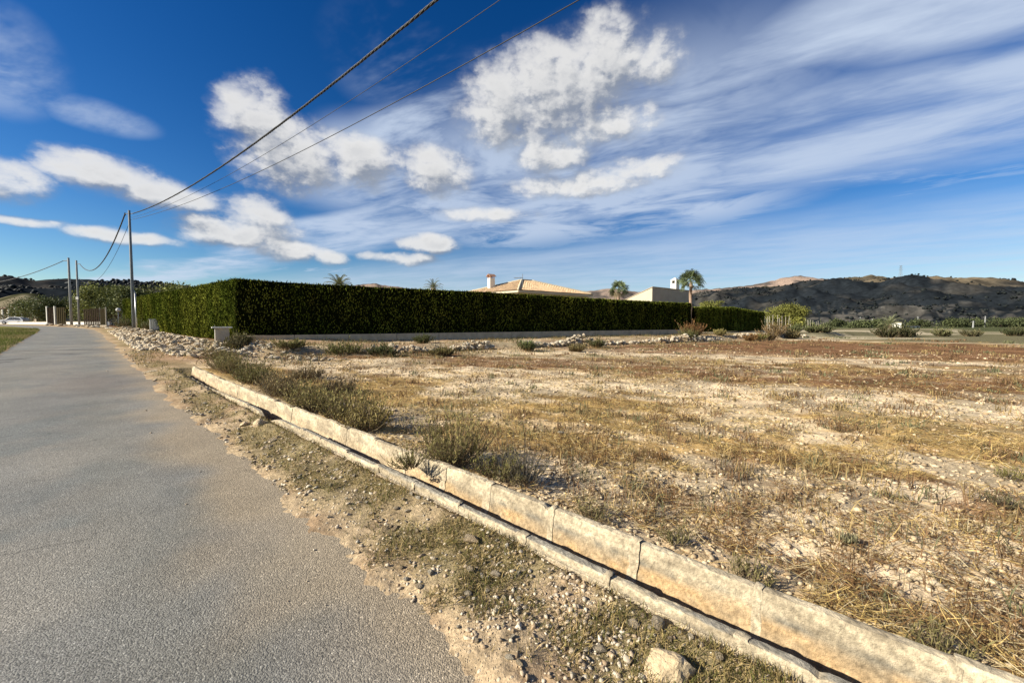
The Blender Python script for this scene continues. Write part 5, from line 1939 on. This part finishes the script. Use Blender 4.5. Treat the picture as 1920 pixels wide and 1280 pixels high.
tree('round_tree', 'rounded lime green tree behind the thin fence right of the hedge block', 51.3, 75.0, .2, 4.6, 7.6, 11000, (.095, .10, .02), (.18, .175, .045), 77, .24, .2, .12)
tree('round_tree', 'small lime green tree top above the right hedge block', 31.2, 62.5, .4, 4.75, 4.6, 5000, (.095, .10, .02), (.17, .17, .045), 78, .2, .16, .2)
for i, (x, y, h, w) in enumerate([(95, 110, 1.9, 6), (150, 135, 2.6, 9), (162, 142, 2.4, 8), (172, 140, 2.8, 10), (190, 150, 2.6, 10), (200, 158, 2.8, 9), (142, 140, 2.2, 8), (130, 142, 2.4, 8), (118, 146, 2.6, 8), (108, 150, 2.2, 8), (182, 138, 2.5, 9), (98, 140, 2.4, 8), (86, 138, 2.2, 7), (76, 128, 2.2, 7)]):
    tree('orchard_tree', ORD[i] + ' low green tree of the orchard row across the plain', x, y, -.1, h * 1.15, w, 2200, (.035, .043, .018), (.075, .085, .034), 300 + i, .45, .15, .1, 'orchard trees at the far side of the plain')


# ------------------------------------------------------------------ far left: gates, fences, white wall, house, car
def slat_panel(root_name, label, p0, p1, zb, h, n, mat, postmat=None, cat='gate', postw=.22):
    p0, p1 = Vector(p0), Vector(p1)
    root = empty(root_name, (p0.x, p0.y, zb))
    tag(root, label, cat)
    d = p1 - p0; L = d.length; rz = math.atan2(d.y, d.x); d.normalize()
    for i in range(n):
        c = d * (L * (i + .5) / n)
        b = MB(); b.box(c.x + d.y * .05 * (i % 2), c.y - d.x * .05 * (i % 2), h / 2, L / n * .72, .04, h * (1 - .015 * (i % 3)), rz); b.build('slat', mat, root)
    for zz in (.3, h - .3):
        b = MB(); m = d * (L / 2); b.box(m.x - d.y * -.05, m.y + d.x * .05, zz, L, .05, .08, rz); b.build('rail', mat, root)
    if postmat:
        for t in (-.12, L + .12):
            c = d * t
            b = MB(); b.box(c.x, c.y, (h + .15) / 2, postw, postw, h + .15, rz); b.build('post', postmat, root, bevel=.01)


slat_panel('gate', 'brown slatted gate between two white posts', (-81.1, 70.0, 0), (-79.2, 69.4, 0), 1.35, 3.15, 9, M['wood_brown'], M['white_paint'])
slat_panel('gate', 'grey green slatted panel right of the white posted gate', (-78.6, 69.2, 0), (-76.6, 68.8, 0), 1.35, 3.1, 9, M['reed'])
slat_panel('fence', 'brown slatted fence right of the two far poles', (-62.4, 58.4, 0), (-57.0, 55.4, 0), 1.2, 2.55, 18, M['wood_brown'], None, 'fence')
slat_panel('fence', 'reed screened fence panel beside the brown slatted fence', (-56.9, 55.4, 0), (-53.3, 52.6, 0), 1.15, 2.5, 14, M['reed'], M['post'], 'fence', .12)


def white_wall(label, p0, p1, zb, h):
    p0, p1 = Vector(p0), Vector(p1)
    d = p1 - p0; rz = math.atan2(d.y, d.x); m = (p0 + p1) / 2
    root = empty('garden_wall', (m.x, m.y, zb)); tag(root, label, 'wall')
    b = MB(); b.box(0, 0, h / 2, d.length, .25, h, rz); b.build('wall_face', M['white_paint'], root, bevel=.02)
    b = MB(); b.box(0, 0, h + .03, d.length + .06, .32, .06, rz); b.build('coping', M['cream_render'], root, bevel=.01)


white_wall('low white garden wall left of the white posted gate', (-96, 76.5, 0), (-81.6, 70.4, 0), 1.3, .62)
white_wall('low white garden wall between the gates and far poles', (-76.2, 68.6, 0), (-63.4, 63.2, 0), 1.3, .62)
white_wall('long white wall at the left edge behind the car', (-130, 92, 0), (-103.5, 85.0, 0), 1.3, .75)


def left_house():
    root = empty('red_roofed_house', (-112, 96, 1.3))
    tag(root, 'low house with red clay roof and white columns behind dark trees', 'house')
    b = MB(); b.box(0, 0, 2.0, 26, 8, 4.0, math.radians(-28)); b.build('wall', M['render_tan'], root)
    rz = math.radians(-28); c, s = math.cos(rz), math.sin(rz)

    def R(x, y, z): return (x * c - y * s, x * s + y * c, z)
    b = MB(); b.add([R(-14, -5.2, 3.9), R(14, -5.2, 3.9), R(14, 5.2, 3.9), R(-14, 5.2, 3.9), R(-11, 0, 5.5), R(11, 0, 5.5)], [[0, 1, 5, 4], [1, 2, 5], [2, 3, 4, 5], [3, 0, 4], [3, 2, 1, 0]])
    b.build('roof', M['rust_roof'], root)
    for k in range(6):
        x, y, z = R(-12.5 + 5 * k, -4.8, 1.95)
        b = MB(); b.tube([(x, y, 0), (x, y, 3.9)], .28, 10); b.build('column', M['white_paint'], root, smooth=True)
    for k in range(5):
        x, y, z = R(-10 + 5 * k, -4.03, 1.9)
        b = MB(); b.box(x, y, 1.9, 1.6, .08, 1.9, rz); b.build('window', M['glass_dark'], root)


left_house()


def car():
    x, y = -99.6, 80.4
    root = empty('parked_car', (x, y, mz(x, y)), math.radians(8))
    tag(root, 'white car parked by the white wall at the left edge', 'car')
    prof = [(-1.95, .30), (-2.0, .62), (-1.90, .88), (-1.10, .96), (-.55, 1.40), (.55, 1.46), (1.35, 1.36), (1.85, .98), (1.98, .85), (2.0, .40), (1.9, .28)]
    w = .84
    vs, fs = [], []
    for sgn in (-1, 1):
        for px, pz in prof:
            inset = .16 if pz > 1.2 else .0
            vs.append((px, sgn * (w - inset), pz))
    n = len(prof)
    fs.append(list(range(n))); fs.append(list(range(n, 2 * n))[::-1])
    for i in range(n):
        j = (i + 1) % n
        fs.append([i, i + n, j + n, j])
    body = obj('body', mesh_from('body', vs, fs), M['car_white'], root)
    mm = body.modifiers.new('bevel', 'BEVEL'); mm.width = .06; mm.segments = 3
    for sgn in (-1, 1):
        for quad in ([(-.92, .98), (-.50, 1.33), (.15, 1.38), (.15, .98)], [(.22, .98), (.22, 1.38), (1.2, 1.30), (1.55, 1.0)]):
            q = [(px, sgn * (w - .02 - .14 * (pz - .95) / .4 + .03), pz) for px, pz in quad]
            obj('side_window', mesh_from('side_window', q, [[0, 1, 2, 3] if sgn > 0 else [3, 2, 1, 0]]), M['glass_dark'], root)
        for px in (-1.25, 1.25):
            b = MB(); b.tube([(px, sgn * .70, .32), (px, sgn * .88, .32)], .32, 16); wh = b.build('wheel', M['rubber'], root)
            b = MB(); b.tube([(px, sgn * .86, .32), (px, sgn * .895, .32)], .2, 12); b.build('rim', M['silver'], wh)
        b = MB(); b.box(-1.93, sgn * .6, .72, .1, .3, .14); b.build('headlight', M['silver'], root, bevel=.03)
        b = MB(); b.box(1.93, sgn * .62, .85, .1, .22, .2); b.build('tail_light', M['brick'], root, bevel=.02)
    q = [(-1.06, -.70, 1.0), (-1.06, .70, 1.0), (-.60, .60, 1.38), (-.60, -.60, 1.38)]
    obj('windscreen', mesh_from('windscreen', np.array(q) + np.array([-.03, 0, .03]), [[0, 3, 2, 1]]), M['glass_dark'], root)


car()
# garden lamp globe at the hedge end
lp = empty('garden_lamp', (-49.1, 50.0, mz(-49.1, 50.0)))
tag(lp, 'white globe garden lamp at the far end of the sunlit hedge', 'lamp')
b = MB(); b.tube([(0, 0, 0), (0, 0, 1.95)], [.06, .045], 8); b.build('lamp_post', M['galv'], lp)
b = MB(); b.tube([(0, 0, 1.92), (0, 0, 1.98), (0, 0, 2.1), (0, 0, 2.24), (0, 0, 2.34), (0, 0, 2.38)], [.06, .17, .235, .225, .14, .03], 14); b.build('globe', M['white_paint'], lp, smooth=True)


# ------------------------------------------------------------------ right: fence, far poles, hut, pylon
def post_fence():
    root = empty('post_fence', (42.1, 66, .3))
    tag(root, 'thin fence of pale uneven posts right of the dark hedge block', 'fence')
    for i in range(24):
        t = i / 23
        x = lerp(41.6, 65.6, t ** 1.1) + rng.normal(0, .15); y = lerp(66, 86, t ** 1.1)
        h = rng.uniform(2.1, 2.9) * (1 if i < 11 else .8)
        b = MB(); b.tube([(x - 42.1, y - 66, -.4), (x - 42.1 + rng.normal(0, .06), y - 66, h)], [.04, .03], 6); b.build('post', M['post'], root)
    b = MB()
    for zz in (.8, 1.7):
        b.tube([(-.5, 0, zz), (11, 9.5, zz - .05), (23.5, 20, zz)], .015, 4)
    b.build('wire', M['galv'], root)


post_fence()
for i, (px, d, h) in enumerate([(1612, 150, 4.2), (1635, 170, 3.8), (1720, 150, 4.4), (1824, 120, 2.6), (1846, 150, 4.6)]):
    x = (px - 960) / 750 * d
    lab = ['leftmost of the thin poles on the far plain', 'short pole close right of the leftmost plain pole', 'lone thin pole right of the white hut', 'shortest pole on the far plain before the rightmost one', 'rightmost thin pole on the far plain'][i]
    root = empty('plain_pole', (x, d, -.1)); tag(root, lab, 'pole')
    b = MB(); b.tube([(0, 0, 0), (0, 0, h)], [.22, .15], 8); b.build('shaft', M['concrete_pole'], root)
    b = MB(); b.tube([(-.6, 0, h - .3), (.6, 0, h - .3)], .06, 5); b.build('cross_arm', M['concrete_pole'], root)


def hut():
    root = empty('hut', (110.8, 115, -.1), .5)
    tag(root, 'small bright white flat roofed hut on the far plain', 'hut')
    b = MB(); b.box(0, 0, 1.0, 1.9, 2.2, 2.0); b.build('wall', M['white_paint'], root, bevel=.02)
    b = MB(); b.box(0, 0, 2.04, 2.1, 2.4, .10); b.build('roof', M['cream_render'], root)
    b = MB(); b.box(-.3, -1.11, .85, .7, .04, 1.6); b.build('door', M['wood_brown'], root)
    r2 = empty('low_shed', (116, 117, -.1), .3)
    tag(r2, 'long low white shed right of the white hut', 'shed')
    b = MB(); b.box(0, 0, .55, 5.5, 2.2, 1.1); b.build('wall', M['white_paint'], r2)
    b = MB(); b.box(0, 0, 1.15, 5.8, 2.6, .12); b.build('roof', M['render_grey'], r2)
    for k in range(3):
        b = MB(); b.box(-1.8 + 1.8 * k, -1.11, .6, .7, .04, .5); b.build('opening', M['dark'], r2)


hut()


def pylon():
    d = 1500; x = (1684 - 960) / 750 * d
    zb = 166
    root = empty('pylon', (x, d, zb))
    tag(root, 'faint lattice electricity pylon on the crest of the long hill', 'pylon')
    H = 52; B0, B1 = 4.6, 1.0
    for sx, sy in ((-1, -1), (1, -1), (1, 1), (-1, 1)):
        b = MB(); b.tube([(sx * B0, sy * B0, 0), (sx * B1, sy * B1, H)], .35, 4); b.build('leg', M['galv'], root)
    b = MB()
    for k in range(9):
        t0, t1 = k / 9, (k + 1) / 9
        w0, w1 = lerp(B0, B1, t0), lerp(B0, B1, t1)
        for sy in (-1, 1):
            b.tube([(-w0, sy * w0, H * t0), (w1, sy * w1, H * t1)], .2, 4); b.tube([(w0, sy * w0, H * t0), (-w1, sy * w1, H * t1)], .2, 4)
            b.tube([(sy * w0, -w0, H * t0), (sy * w1, w1, H * t1)], .2, 4)
    b.build('lattice', M['galv'], root)
    for zz, w in ((H * .72, 8), (H * .85, 7), (H * .97, 6)):
        b = MB(); b.tube([(-w, 0, zz), (0, 0, zz + 1.2), (w, 0, zz)], .3, 4); b.tube([(-w, 0, zz), (w, 0, zz)], .25, 4); b.build('cross_arm', M['galv'], root)


pylon()
